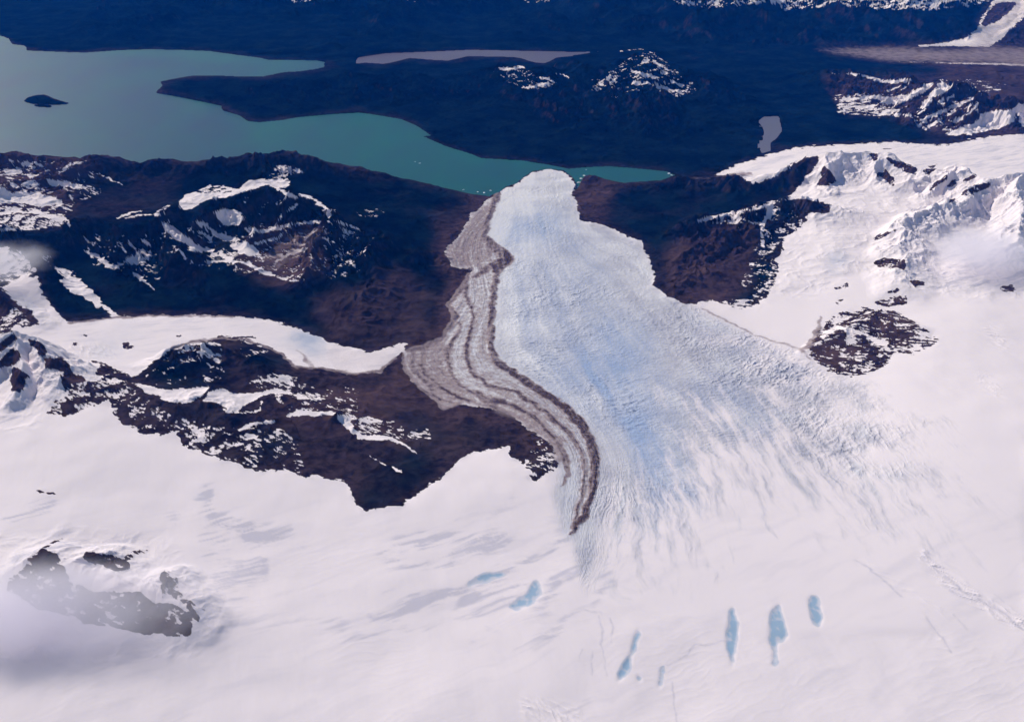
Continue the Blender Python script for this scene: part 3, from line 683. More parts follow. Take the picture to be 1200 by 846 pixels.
# cirque snowfield and streaks on the great western mountain
CIRQUE = [(207, 242), (216, 229), (228, 226), (246, 227), (260, 228), (280.5, 223), (284.5, 217), (292.5, 212), (308.6, 209.5), (318.7, 210.5), (339, 213), (337, 220), (320.7, 219.5), (313.7, 216.5), (300.6, 221), (288.5, 223.5), (274.5, 229), (260, 232), (244, 234), (232, 239.5), (224, 245.5), (214, 246)]
P_(CIRQUE, 1.15)
P_([(232, 224), (248, 216), (275, 219), (286, 222), (270, 230), (240, 228)], .44)
L([(222, 229), (250, 215.5)], 2, .6); L([(262, 218), (284, 226)], 2.5, .8)
P_([(315, 206), (324, 194), (336, 192), (354, 200), (350, 204), (336, 206), (342, 214), (320, 212)], .44); L([(326, 196), (334, 197)], 2.5); L([(328, 200), (337, 201)], 2); L([(346, 200), (354, 201.5)], 3)
L([(323, 220), (335, 226), (347, 232)], [3, 4, 6]); L([(351, 228), (366, 233), (381, 243), (386, 254)], [3, 4, 4, 4], .85); P_([(376, 246), (390, 245), (398, 247), (388, 254), (380, 252)], .6); L([(350, 239), (338, 248)], 2); L([(330, 252), (322, 266)], 2, .85)
L([(293, 268), (305, 272), (321, 268), (341, 262.5), (363, 261), (393, 259), (408, 263), (420, 268)], [3, 4, 3, 3, 2.5, 1.5, 2, 2.5]); L([(297, 287), (312, 282.5), (325, 278.5), (333, 272.5)], [2, 3, 2.5, 2], .85); L([(316, 268), (330, 270)], 3, .8)
P_([(187, 262), (196, 260), (206, 269), (214, 275), (222, 279), (232, 288), (239, 296.6), (230, 296), (221, 290), (212, 284), (203, 278)], .9)
P_([(248, 248), (260, 245), (277, 246.5), (288, 256), (281, 263.5), (266, 264.5), (255, 258)], .95); P_([(228, 258), (240, 258), (248, 270), (264, 276), (281, 279), (277, 283.5), (256, 280.5), (240, 270)], .75); P_([(270, 288), (289, 282), (296, 289), (306, 298.6), (285, 298.6)], .85)
P_([(215, 258), (235, 262), (255, 280), (275, 300), (300, 310), (250, 306), (225, 285)], .34)
L([(204, 290), (214, 298), (224, 308.7)], 2.4, .85); L([(258, 297), (266, 302), (273, 307)], 4, .85); L([(234, 307), (260, 306.5), (288, 308)], 1.5, .9); L([(242, 291), (254, 299)], 2.5, .8); L([(290, 308), (308, 320), (329, 325), (347, 331)], [3, 3.5, 2, 1.5], .8); L([(321, 309), (339, 297), (355, 294), (359, 289)], [2, 3, 3, 1.5], .8); L([(284, 266), (296, 276)], 2.5, .8)
P_([(383, 270), (420, 274), (422, 312), (408, 326), (385, 308)], .29); L([(400, 290), (416, 302)], 2, .6); L([(392, 302), (400, 297)], 2.5, .7); L([(410, 305), (414, 312)], 2.5, .6)
P_([(190, 256), (300, 262), (395, 259), (440, 276), (420, 322), (350, 332), (290, 320), (225, 313), (195, 290)], .29)
P_([(95, 276), (190, 262), (205, 300), (185, 330), (150, 322), (110, 312)], .27)
P_([(-200, 184), (80, 189), (112, 200), (120, 226), (80, 245), (70, 268), (-200, 270)], .3)
P_([(305, 285), (350, 268), (385, 266), (372, 284), (345, 300), (318, 315)], .34)
P_([(415, 245), (440, 244), (455, 250), (446, 256), (418, 254)], .3); P_([(285, 230), (340, 228), (345, 246), (300, 254), (284, 250)], .24)
P_([(145, 306), (158, 298), (168, 294), (176, 299), (175, 308), (165, 312), (152, 308)], .62); L([(98, 294), (112, 299), (124, 309), (138, 313)], [2, 3.5, 4, 4], .9); L([(138, 284), (148, 297)], 1.8, .75); L([(151, 282), (158, 292)], 2.5, .8); L([(166, 283), (176, 287)], 5, .85); L([(172, 274), (168, 284)], 1.5, .6); L([(180, 282), (176, 299)], 1.5, .6); L([(156, 320), (168, 329), (182, 339)], [1.5, 4, 2], .85); L([(120, 304), (136, 312), (150, 308)], 2, .6)
P_([(120, 285), (180, 276), (186, 310), (150, 320)], .24)
P_([(68, 329), (80, 324), (94, 328), (106, 340), (118, 351), (121, 358), (112, 362), (108, 354), (99, 350), (88, 344), (76, 337)], 1.); L([(120, 358), (128, 364), (137, 371)], [2, 6, 4], .8); L([(54, 308), (64, 313), (72, 319)], 2, .8); P_([(48, 300), (58, 298), (62, 306), (50, 308)], .6); P_([(64, 312), (90, 318), (90, 328), (72, 326)], .5)
P_([(-100, 285), (20, 290), (44, 318), (20, 330), (-100, 336)], .5); P_([(-80, 295), (14, 294), (20, 306), (8, 318), (-80, 320)], .7)
P_([(0, 368), (20, 360), (40, 380), (20, 382), (16, 386), (0, 388)], .36)
# side glacier bed and the white peaks at the far left
for poly, val in (([(0, 402), (8, 395), (15, 391.5), (21, 395.5), (17, 402), (8, 407), (3, 411), (-6, 412)], .05), ([(15, 407.5), (23, 411.5), (22, 421.5), (14, 428), (8, 431), (-8, 428), (6.5, 416.5)], .08),
                  ([(14, 428), (21.5, 431.5), (30, 438), (36, 442), (29, 444), (30, 451.5), (23, 459.5), (12, 457.5), (13, 446)], .05), ([(32.5, 397), (43, 397.5), (53, 407), (52, 418.5), (44, 418), (41, 408)], .02),
                  ([(51.5, 421), (61, 418), (72, 417.5), (79, 426), (86.5, 436.5), (102, 445), (96, 452), (84, 458), (92, 466), (74, 459), (73, 436.5), (55, 430)], .02), ([(74, 452), (100, 447), (118, 444), (128, 436), (137, 444), (130, 462), (120, 472), (108, 479), (95, 481), (80, 487), (64, 487), (51, 486), (58, 478), (66, 467), (80, 463)], .33),
                  ([(98, 421), (108, 422), (127, 427), (139, 436), (128, 439), (116, 440), (106, 437), (118, 431)], .25), ([(-30, 492), (8, 491), (24, 488), (22, 486), (16, 490)], 1.)):
    fill(G, poly, val)
# dark western mountain above the snowfield
P_([(200, 408), (215, 402), (250, 400), (262, 408), (258, 420), (240, 418), (225, 410), (212, 416)], .42); P_([(170, 440), (200, 412), (262, 418), (268, 440), (240, 455), (180, 452)], .2)
L([(222, 406), (230, 416), (236, 430)], 1.6, .5); L([(207, 408), (226, 401), (246, 404)], 2.5, .8); L([(254, 420), (262, 436)], 4, .44)
P_([(284, 397), (320, 412), (300, 420), (270, 415)], .22)
VALE = [(152, 447), (165, 451), (193.5, 456), (225, 455.5), (246, 454), (240, 461), (226, 470), (214.5, 473.5), (202, 472), (190, 467.5), (172, 459)]
VALE2 = [(236, 470), (246, 461), (258, 454.5), (272, 462), (295, 461.5), (309, 457.5), (322, 456), (327, 463), (318, 461), (305, 465), (288, 473), (278, 481), (264, 477.5), (254, 472)]
P_(VALE, 1.); P_(VALE2, 1.)
L([(262, 480), (282, 483), (306, 481), (306, 470)], 1.8, .8); L([(319.5, 457), (340, 462), (361.5, 467.5), (380, 469)], [3, 2.5, 2.5, 1.5], .8); P_([(310, 438), (350, 440), (378, 468), (330, 470), (300, 455), (285, 452)], .33); L([(277.5, 506), (290, 499), (302, 495.5), (321, 493)], [2, 3, 3.5, 3], .85); L([(290, 508), (304, 516)], 3, .8); L([(330, 442), (346, 452)], 2.5, .7); L([(294, 448), (330, 444)], 2, .6)
L([(337, 487), (350, 484), (372, 484.5), (388, 484)], [3, 5, 4.5, 3], .95); P_([(388, 484), (402, 487), (412, 496), (424, 510), (414, 508), (400, 497)], .85); L([(422, 512), (440, 512), (455, 514), (470, 520), (487, 530)], [5, 5, 4, 2.5, 2], .9); P_([(398, 484), (440, 490), (462, 498), (500, 506), (508, 514), (470, 516), (420, 506)], .36); L([(432, 532), (452, 546)], 1.5, .7); L([(461, 548), (470, 553)], 3, .75); L([(406, 489), (440, 495), (462, 494)], 1.5, .6); L([(498, 502), (505, 512)], 2, .6)
P_([(122, 440), (160, 455), (190, 478), (214, 490), (260, 500), (330, 500), (350, 520), (360, 556), (330, 552), (296, 554), (235, 531), (200, 506), (150, 500), (125, 475)], .3); P_([(130, 440), (150, 446), (150, 470), (132, 476)], .36); P_([(215, 505), (240, 500), (240, 522), (222, 522)], .42)
P_([(300, 440), (420, 455), (420, 490), (330, 480)], .24); P_([(640, 505), (655, 520), (655, 545), (625, 560), (612, 545), (625, 520)], .36)
P_([(470, 594), (500, 572), (526, 553), (544, 535), (572, 528.5), (597, 523), (594, 532), (608, 544), (622, 552), (615, 562), (626, 568), (645, 556), (656, 548), (652, 580), (600, 600), (540, 598)], 1.0)
P_([(20, 640), (90, 630), (180, 640), (190, 662), (160, 690), (110, 690), (70, 672), (20, 672)], 1.)
for _, poly, gval in ROCK_LIST:
    fill(G, poly, gval * .55 + .16)
line(G, [(220, 700), (240, 715), (263, 728)], [2.5, 2, 1], .3)
line(G, [(32, 658), (50, 642), (80, 627)], [6, 4, 1.5], .35)
line(G, [(255, 394.6), (300, 395.5)], 2, .2); line(G, [(206, 394), (212, 393.6)], 2, .2)
G = blur(G, 0.5)

vegr = raster(0.0)
for poly, val in ((FAR_HILLS, 1.15), (FAR_SNOW_MT, .9), (CORNER_MT, .5), (EAST_FOREST, 1.1), (PENINSULA, 1.0), (EAST_RIDGE, .8), (MAIN_WEST, .85), (WEST_HILL, .6), (DARK_MT, .33), (ISLAND, 1.), (ISLET, 1.), (VALLEY, .8), (VALLEY_GREY, 0.)):
    fill(vegr, poly, val)
for poly, val in (([(675, 206), (712, 210), (722, 225), (705, 262), (676, 250)], .1), ([(555, 222), (575, 230), (560, 245), (540, 230)], .15), ([(775, 300), (800, 270), (850, 262), (888, 262), (880, 330), (850, 356), (790, 345)], .1), ([(775, 330), (800, 322), (842, 330), (845, 350), (800, 354)], 0.),
                  ([(960, 86), (1200, 90), (1200, 160), (1100, 160), (1040, 138), (985, 134)], .1), ([(360, 350), (470, 320), (505, 340), (500, 385), (440, 410), (390, 400)], .35), ([(430, 310), (480, 310), (490, 340), (440, 345)], .3), ([(-300, 180), (100, 184), (112, 200), (84, 206), (100, 235), (60, 262), (-300, 270)], .05), ([(300, 265), (375, 262), (385, 320), (330, 340), (270, 310)], .05), ([(500, 250), (540, 250), (545, 275), (515, 275)], .3),
                  ([(320, 470), (480, 440), (520, 480), (470, 520), (420, 510), (340, 500)], 0.), ([(1090, 72), (1620, 90), (1620, 120), (1190, 116), (1120, 100)], .3), ([(780, 206), (860, 204), (840, 210), (790, 212)], .1), ([(880, 150), (915, 130), (922, 160), (905, 180)], .7), ([(160, 440), (190, 420), (260, 420), (270, 450), (230, 456), (190, 454)], .75), ([(285, 400), (312, 408), (345, 430), (310, 432), (280, 420)], .85), ([(440, 545), (500, 530), (520, 550), (470, 595), (425, 598), (415, 575)], .62), ([(220, 485), (330, 495), (340, 545), (290, 550), (235, 525)], .5), ([(420, 470), (500, 480), (590, 488), (600, 515), (500, 520)], .45)):
    fill(vegr, poly, val)
MARGIN = [(572, 232), (560, 244), (536, 276), (517, 294), (528, 318), (548, 322), (536, 340), (520, 358), (528, 372), (512, 396), (490, 404), (468, 416), (470, 434), (482, 452), (502, 468), (520, 484), (544, 478), (570, 484), (594, 490), (612, 504), (630, 516)]
line(vegr, MARGIN, 22, .0)
vegr = blur(vegr, 6)
fill(vegr, ISLAND, 1.); fill(vegr, ISLET, 1.)

tone = raster(.25)     # reddish soil and scree
for poly, val in (([(675, 206), (712, 210), (722, 225), (705, 262), (676, 250)], .8), ([(555, 222), (575, 230), (560, 245), (540, 230)], .7), ([(775, 300), (800, 270), (850, 262), (888, 262), (880, 330), (850, 356), (790, 345)], .55), ([(775, 330), (800, 322), (842, 330), (845, 350), (800, 354)], 1.),
                  ([(360, 350), (470, 320), (505, 340), (500, 385), (440, 410), (390, 400)], .8), ([(300, 265), (375, 262), (385, 320), (330, 340), (270, 310)], 1.), ([(500, 250), (540, 250), (545, 275), (515, 275)], 1.), ([(0, 180), (130, 186), (110, 215), (0, 230)], .8), ([(320, 470), (480, 440), (560, 470), (520, 520), (420, 510), (340, 500)], .6), (VALLEY, .7), ([(780, 204), (880, 203), (840, 211), (790, 212)], .9),
                  ([(1090, 72), (1620, 90), (1620, 120), (1190, 116), (1120, 100)], .8), ([(174, 317), (196, 332), (190, 340), (176, 330)], 1.)):
    fill(tone, poly, val)
for _, poly, gval in ROCK_LIST:
    fill(tone, poly, .55)
fill(tone, NUNATAK, .4)
line(tone, MARGIN, 22, .45)
tone = blur(tone, 8)

deb = raster(0.0)
fill(deb, VALLEY_GREY, .62)
fill(deb, FAR_GLACIER, .22)
fill(deb, [(1060, 55), (1130, 45), (1160, 54), (1120, 57)], 0.0)
fill(deb, DEBRIS, .3)
deb = blur(deb, 1.5)
fill(deb, [(520, 293), (540, 272), (556, 248), (570, 236), (572, 262), (568, 280), (580, 294), (570, 308), (556, 315), (531, 315)], .5)
fill(deb, [(474, 412), (500, 404), (522, 395), (530, 410), (520, 425), (540, 455), (556, 470), (520, 480), (486, 450), (474, 432)], .5)
fill(deb, [(541, 472), (600, 470), (640, 490), (660, 520), (668, 545), (655, 545), (640, 518), (610, 497), (569, 479)], .5)
deb = blur(deb, 3)
line(deb, BAND_OUT, BAND_OUT_W, .70, 'max')
line(deb, BAND_OUT[11:], [w_ * .85 for w_ in BAND_OUT_W[11:]], .88, 'max')
line(deb, [(594, 300), (588, 308), (580, 318)], [9, 8, 5], .85, 'max')
line(deb, BAND_IN, BAND_IN_W, .8, 'max')
line(deb, BAND_THIRD, [3, 3, 4, 5, 4, 3, 3, 4, 4, 4, 2], .72, 'max')
line(deb, [(490, 425), (500, 440), (520, 456), (548, 470)], 3, .75, 'max')
line(deb, [(484, 414), (484, 434), (500, 450), (516, 468)], 4, .7, 'max')
line(deb, [(553, 326), (560, 322), (576, 312), (598, 304)], [2, 4, 8, 10], .8, 'max')
line(deb, [(568, 470), (600, 474), (630, 492), (650, 512)], 3, .8, 'max')
line(deb, [(560, 462), (580, 476)], 8, .7, 'max')
line(deb, [(656, 520), (664, 540), (666, 556), (658, 570)], [8, 9, 6, 2], .6, 'max')
line(deb, [(478, 410), (504, 404), (519, 395), (534, 371), (525, 358), (540, 339), (549, 321)], [5, 9, 4, 9, 5, 8, 4], .7, 'max')
line(deb, [(472, 415), (474, 432), (486, 449), (506, 465), (520, 480), (541, 472)], [3, 5, 2, 5, 3, 3], .65, 'max')
line(deb, [(200, 408), (225, 401), (253, 396.5), (284, 397.5), (309, 405.5), (330, 416), (347, 430), (382, 433), (417, 438.5), (446, 434.5), (464, 419)], 2.5, .75, 'max')
line(deb, [(347, 410), (357, 420), (366, 430)], [2, 4, 6], .36, 'max')
fill(deb, [(395, 400), (413, 410), (437, 413), (457, 406), (478, 402), (463, 418), (445, 434), (417, 438), (395, 434), (380, 415)], .12, 'max')
line(deb, [(80, 379), (133, 372), (190, 369.5), (272, 371)], 2, .7, 'max')
line(deb, [(939, 410), (951, 402), (957, 390), (962, 372)], [7, 9, 7, 3], .5, 'max')
line(deb, [(824, 362), (855, 378), (886, 393), (912, 401), (939, 409), (951, 422)], 1.5, .6, 'max')
line(deb, [(852, 206), (880, 204)], 3, .5, 'max')
fill(deb, [(308, 304), (325, 284), (345, 272), (371, 266), (388, 274), (372, 284), (350, 300), (330, 316), (312, 318)], .38, 'max')
line(deb, [(790, 208), (830, 209), (870, 203)], 4, .3, 'max')
CRACKS = [[(1004, 657), (1020, 666), (1058, 699)],
          [(1080, 650), (1104, 675), (1130, 693)],
          [(1104, 672), (1140, 700), (1170, 715), (1205, 743)],
          [(1130, 695), (1160, 706), (1200, 738)],
          [(1084, 721), (1114, 763)],
          [(1112, 690), (1134, 700)],
          [(1118, 718), (1133, 738)],
          [(1166, 697), (1176, 705)],
          [(702, 722), (706, 740), (704, 756), (710, 775), (710, 790)],
          [(716, 726), (717, 752)],
          [(693, 762), (695, 790)],
          [(682, 760), (680, 776)],
          [(780, 780), (800, 770), (815, 757), (850, 751)],
          [(788, 800), (791, 846)],
          [(660, 722), (684, 716), (706, 720)]]
deb = blur(deb, .4)

blue = raster(0.0)     # bare blue ice
for u, v, ru, rv, val, a in ((625, 268, 42, 16, .8, -15), (668, 292, 30, 10, .5, 0), (700, 330, 18, 40, .3, -20), (640, 400, 24, 40, .3, 0), (740, 470, 22, 80, 1., -28), (720, 420, 50, 40, .6, -30), (765, 530, 20, 50, .8, -28), (700, 380, 60, 20, .3, 0), (800, 560, 18, 60, .5, -30), (660, 440, 20, 30, .5, -30), (770, 600, 16, 34, .35, -5),
                             (362, 400, 26, 9, .9, 25), (322, 396, 18, 6, .5, 15), (150, 382, 24, 5, .8, -10), (980, 307, 16, 9, .9, -20), (120, 412, 30, 6, .7, 0), (30, 360, 20, 14, .5, 0), (1120, 330, 60, 8, .3, 0), (880, 410, 90, 18, .15, 25), (860, 480, 70, 30, .25, 30), (238, 585, 14, 14, .35, 0)):
    blob(blue, u, v, ru, rv, val, a, 'max')
blue = blur(blue, 11)
blob(blue, 700, 420, 150, 60, .28, 50, 'max')
blue = blur(blue, 5)
firn = raster(0.0)     # old grey firn laid bare between the fresh snow, plus painted bowl shade
for pts, w, val in (([(445, 650), (470, 640), (500, 632), (560, 636), (590, 628)], 20, .6), ([(430, 720), (520, 700), (580, 678), (640, 650), (668, 625)], 9, .8), ([(500, 735), (580, 716), (640, 700), (680, 668), (694, 640)], 8, .7), ([(600, 760), (650, 740), (690, 712), (716, 668), (726, 640)], 8, .6), ([(450, 660), (490, 670), (540, 652), (590, 640)], 14, .55), ([(490, 700), (540, 684), (600, 664), (650, 640), (668, 630)], 5, .7), ([(550, 700), (590, 690), (620, 680)], 10, .7), ([(540, 712), (600, 700), (630, 706), (660, 690), (690, 664), (700, 640)], 7, .5), ([(620, 740), (660, 726), (690, 700), (712, 660)], 7, .4), ([(560, 760), (600, 720), (640, 712)], 16, .4),
                    ([(400, 752), (430, 745), (470, 726)], 9, .5), ([(452, 690), (470, 696), (456, 700)], 8, .5), ([(255, 608), (300, 622), (340, 620)], 26, .55), ([(300, 640), (300, 660), (260, 690), (250, 640)], 34, .4), ([(340, 644), (370, 640)], 10, .4), ([(240, 575), (244, 592)], 18, .7), ([(200, 600), (206, 606)], 20, .35), ([(0, 610), (30, 600), (60, 590)], 18, .6), ([(30, 646), (90, 632), (160, 640)], 30, .45), ([(540, 596), (580, 574), (610, 588)], 8, .4), ([(500, 610), (560, 606), (620, 600)], 10, .3), ([(650, 600), (650, 640)], 12, .4),
                    ([(380, 740), (440, 738), (520, 720)], 6, .4), ([(630, 830), (680, 826)], 20, .35), ([(275, 725), (330, 728), (400, 735)], 24, .3), ([(20, 480), (0, 500)], 16, .4)):
    line(firn, pts, w, val, 'max')
for poly, val in (([(1060, 250), (1130, 235), (1200, 235), (1400, 260), (1400, 350), (1200, 345), (1120, 350), (1080, 338), (1060, 300)], .42), (BACK_GLACIER, .38), (SIDE_GLACIER, .22)):  # first outline: lilac shade of the right snow bowl, painted as colour
    fill(firn, poly, val, 'max')
firn = blur(firn, 4)
crack = raster(0.0)     # thin open cracks in the snow
for k, pts in enumerate(CRACKS):
    line(crack, pts, [1.1 + .9 * ((i * 7 + k * 3) % 4) / 3 for i in range(len(pts))], .9, 'max')
crack = blur(crack, .5)

# ---- sample at the ground points, outlines broken by the lie of the land
wl = 260
WXm = (fbm(X, Y, wl, 5, 101) * 75).astype(F32)
WYm = (fbm(X, Y, wl, 5, 102) * 110).astype(F32)
wscale = np.clip(dist / 18000, .5, 1.7)
PU, PV = image_px(X, Y, Z)
MU, MV = image_px(X + WXm * wscale, Y + WYm * wscale, Z)

slope = np.hypot(np.gradient(Z, axis=1) / np.maximum(np.abs(np.gradient(X, axis=1)), 1), np.gradient(Z, axis=0) / np.maximum(np.abs(np.gradient(Y, axis=0)), 1))
far_ = sstep(17000, 27000, dist)
n1 = fbm(X, Y, 210, 5, 201, .62) * (1 - far_) + fbm(X, Y, 480, 5, 221, .62) * far_
n2 = fbm((Y + X * .5 + n1 * 45) * 1.0, (X - Y * .5) * .17, 62, 4, 202, .62) * (1 - far_) + fbm((Y + X * .3 + n1 * 90), (X - Y * .3) * .2, 150, 4, 222, .62) * far_
n3 = fbm(X, Y, 60, 3, 203, .6)
g = look(G, MU, MV)
mixw = np.clip((g + .1) / .3, 0, 1) * np.clip((1.05 - g) / .2, 0, 1)
score = g + mixw * (n1 * .30 + n2 * .52 + n3 * .34) + mixw * np.clip(rg2 - .45, -.3, .3) * -.55 - mixw * np.clip(slope - .5, 0, 1.2) * .14
snow = sstep(.30, .70, score)
veg = np.clip(look(vegr, MU, MV) * 1.3 - .08 + fbm(X, Y, 1100, 5, 204, .6) * .4 * (look(vegr, MU, MV) > .03), 0, 1)
veg *= 1 - sstep(.9, 1.8, slope) * .5
ton = np.clip(look(tone, MU, MV) + fbm(X, Y, 700, 5, 205, .6) * .7, 0, 1)
band = fbm(cx + fbm(X, Y, 600, 3, 216) * 160, cy * .06, 420, 5, 206, .62)
blotch = fbm(X, Y, 900, 4, 217, .6)
blu = np.clip(look(blue, MU, MV) * (1.0 + band * 1.3 + blotch * .4), 0, 1)
grey = np.clip(.56 + band * .75 + blotch * .75 + .25 * sstep(660, 860, MU) * sstep(260, 420, MV) - .35 * sstep(640, 590, MU) - .25 * sstep(300, 230, MV), 0, 1)
inglac = look(glac_s, MU, MV)
iceg = inglac * fadeedge   # bare glacier ice vs fresh snow
streak = sstep(.55, .9, lng) * sstep(3.2, 5.0, ft) * fadeedge * inglac * sstep(-.05, .1, fs)
fw = fbm(X, Y, 900, 4, 213) * 500
fst = fbm((al + fw) * .16, ac + fw * .35, 240, 6, 208, .62)
fwide = look(firn, MU + fbm(X, Y, 900, 4, 214) * 26, MV + fbm(X, Y, 900, 4, 215) * 16)
fine_s = fbm((al + fw * .5) * .12, ac + fw * .2, 75, 4, 219, .65)
firn_shade = np.clip(fwide * 2.0 * sstep(-.15, .5, fst * 1.0 + fine_s * .9 + (fwide - .4) * .7), 0, .8)
firn_shade = np.maximum(firn_shade, np.clip(fst * .55 - .02, 0, .3) * sstep(540, 640, MV))
firn_shade = np.clip(np.maximum(firn_shade, look(crack, MU, MV) * (.75 + n3 * .9)), 0, 1)
d0 = look(deb, MU, MV)
dbn = fbm(cx * 1.0 + fbm(X, Y, 420, 4, 209) * 130, cy * .06, 150, 5, 210, .66)
rag2 = fbm(X, Y, 110, 4, 218, .65)
ragged = fbm(cx * .25, cy, 90, 3, 211)
deb_in = sstep(.02, .35, d0)
debris = np.clip(d0 + deb_in * (dbn * .45 + ragged * .24 + rag2 * .34) * inglac + deb_in * (1 - inglac) * fbm(X, Y, 300, 4, 212) * .3, 0, 1)
debris = np.maximum(debris, streak * .25)
ice = np.clip(np.maximum(iceg, sstep(.05, .6, blu) * (1 - inglac)), 0, 1)
pnz = fbm(X, Y, 130, 4, 230, .62)
poolm = np.clip(look(blur(pool_r, 1.3), MU, MV) * (1.05 + pnz * 1.1), 0, 1)
# ------------------------------------------------------------------ materials
scene = bpy.context.scene
col = scene.collection


class NT:
    def __init__(s, mat):
        mat.use_nodes = True
        s.t = mat.node_tree
        s.t.nodes.clear()

    def n(s, kind, **kw):
        nd = s.t.nodes.new(kind)
        for k, v in kw.items():
            if k.startswith('i_'):
                nd.inputs[k[2:].replace('_', ' ')].default_value = v
            else:
                setattr(nd, k, v)
        return nd

    def l(s, a, b):
        s.t.links.new(a, b)

    def attr(s, name):
        return s.n('ShaderNodeAttribute', attribute_name=name).outputs['Fac']

    def math(s, op, a, b, clamp=False):
        m = s.n('ShaderNodeMath', operation=op, use_clamp=clamp)
        for i, x in enumerate((a, b)):
            if isinstance(x, (int, float)):
                m.inputs[i].default_value = x
            else:
                s.l(x, m.inputs[i])
        return m.outputs[0]

    def mix(s, f, a, b):
        m = s.n('ShaderNodeMix', data_type='RGBA')
        for sock, x in ((m.inputs[0], f), (m.inputs[6], a), (m.inputs[7], b)):
            if isinstance(x, (int, float)):
                sock.default_value = x
            elif isinstance(x, tuple):
                sock.default_value = (*x, 1.0)
            else:
                s.l(x, sock)
        return m.outputs[2]

    def noise(s, vec, scale, detail=4, rough=.6):
        nd = s.n('ShaderNodeTexNoise')
        nd.inputs['Scale'].default_value = scale
        nd.inputs['Detail'].default_value = detail
        nd.inputs['Roughness'].default_value = rough
        s.l(vec, nd.inputs['Vector'])
        return nd.outputs['Fac']

    def ramp(s, f, a, b):
        m = s.n('ShaderNodeMapRange', interpolation_type='SMOOTHSTEP')
        m.inputs[1].default_value, m.inputs[2].default_value = a, b
        s.l(f, m.inputs[0])
        return m.outputs[0]


SNOW_C, FIRN_SHADE_C = (.865, .78, .80), (.57, .54, .615)
ICE_C, GREY_C, BLUE_C = (.73, .72, .755), (.46, .455, .52), (.35, .435, .615)
DEB_LIGHT, DEB_DARK = (.335, .268, .275), (.085, .057, .066)
ROCK_A, ROCK_B, SOIL_C, VEG_A, VEG_B = (.010, .006, .011), (.066, .041, .045), (.118, .068, .068), (.0002, .0006, .0018), (.0065, .0175, .0240)


def land_material(name, bump=1.0):
    m = bpy.data.materials.new(name)
    t = NT(m)
    out = t.n('ShaderNodeOutputMaterial')
    bs = t.n('ShaderNodeBsdfPrincipled')
    bs.inputs['Roughness'].default_value = .85
    bs.inputs['Specular IOR Level'].default_value = .0
    t.l(bs.outputs[0], out.inputs[0])
    vec = t.n('ShaderNodeNewGeometry').outputs['Position']
    fine = t.noise(vec, 1 / 28.0, 5, .7)
    mid = t.noise(vec, 1 / 160.0, 5, .6)
    big = t.noise(vec, 1 / 900.0, 4, .6)
    rock = t.mix(t.ramp(mid, .35, .68), ROCK_A, ROCK_B)
    rock = t.mix(t.math('MULTIPLY', t.attr('tone'), t.ramp(big, .2, .75)), rock, SOIL_C)
    vegc = t.mix(t.ramp(t.math('ADD', t.math('MULTIPLY', big, .55), t.math('ADD', t.math('MULTIPLY', mid, .3), t.math('MULTIPLY', fine, .15))), .38, .68), VEG_A, VEG_B)
    ground = t.mix(t.attr('veg'), rock, vegc)
    snowc = t.mix(t.attr('firn'), SNOW_C, FIRN_SHADE_C)  # firn tone also carries the painted shade of the right bowl
    icec = t.mix(t.attr('blue'), t.mix(t.attr('grey'), ICE_C, GREY_C), BLUE_C)
    snowc = t.mix(t.attr('ice'), snowc, icec)
    snowc = t.mix(t.ramp(t.attr('pool'), .1, .5), snowc, (.56, .58, .66))
    snowc = t.mix(t.ramp(t.attr('pool'), .6, 1.05), snowc, (.33, .46, .60))
    d = t.math('ADD', t.attr('debris'), t.math('MULTIPLY', t.math('SUBTRACT', fine, .5), .25), True)
    d = t.math('MULTIPLY', d, t.ramp(t.attr('debris'), .0, .12))
    snowc = t.mix(t.ramp(d, .0, .55), snowc, DEB_LIGHT)
    snowc = t.mix(t.ramp(d, .5, .95), snowc, DEB_DARK)
    ground = t.mix(t.math('MULTIPLY', t.ramp(d, .2, .8), .8), ground, DEB_LIGHT)
    sn = t.math('ADD', t.attr('snow'), t.math('MULTIPLY', t.math('SUBTRACT', fine, .5), .7))
    colr = t.mix(t.ramp(sn, .30, .70), ground, snowc)
    t.l(colr, bs.inputs['Base Color'])
    b = t.n('ShaderNodeBump')
    b.inputs['Strength'].default_value = .55 * bump
    b.inputs['Distance'].default_value = 9.0
    # broken rock is rough, snow nearly smooth
    hgt = t.math('MULTIPLY', t.noise(vec, 1 / 45.0, 6, .7), t.math('SUBTRACT', 1.1, t.ramp(sn, .3, .7)))
    hgt = t.math('ADD', hgt, t.math('MULTIPLY', t.noise(vec, 1 / 60.0, 5, .65), t.math('MULTIPLY', t.attr('ice'), 1.0)))
    t.l(hgt, b.inputs['Height'])
    t.l(b.outputs[0], bs.inputs['Normal'])
    return m


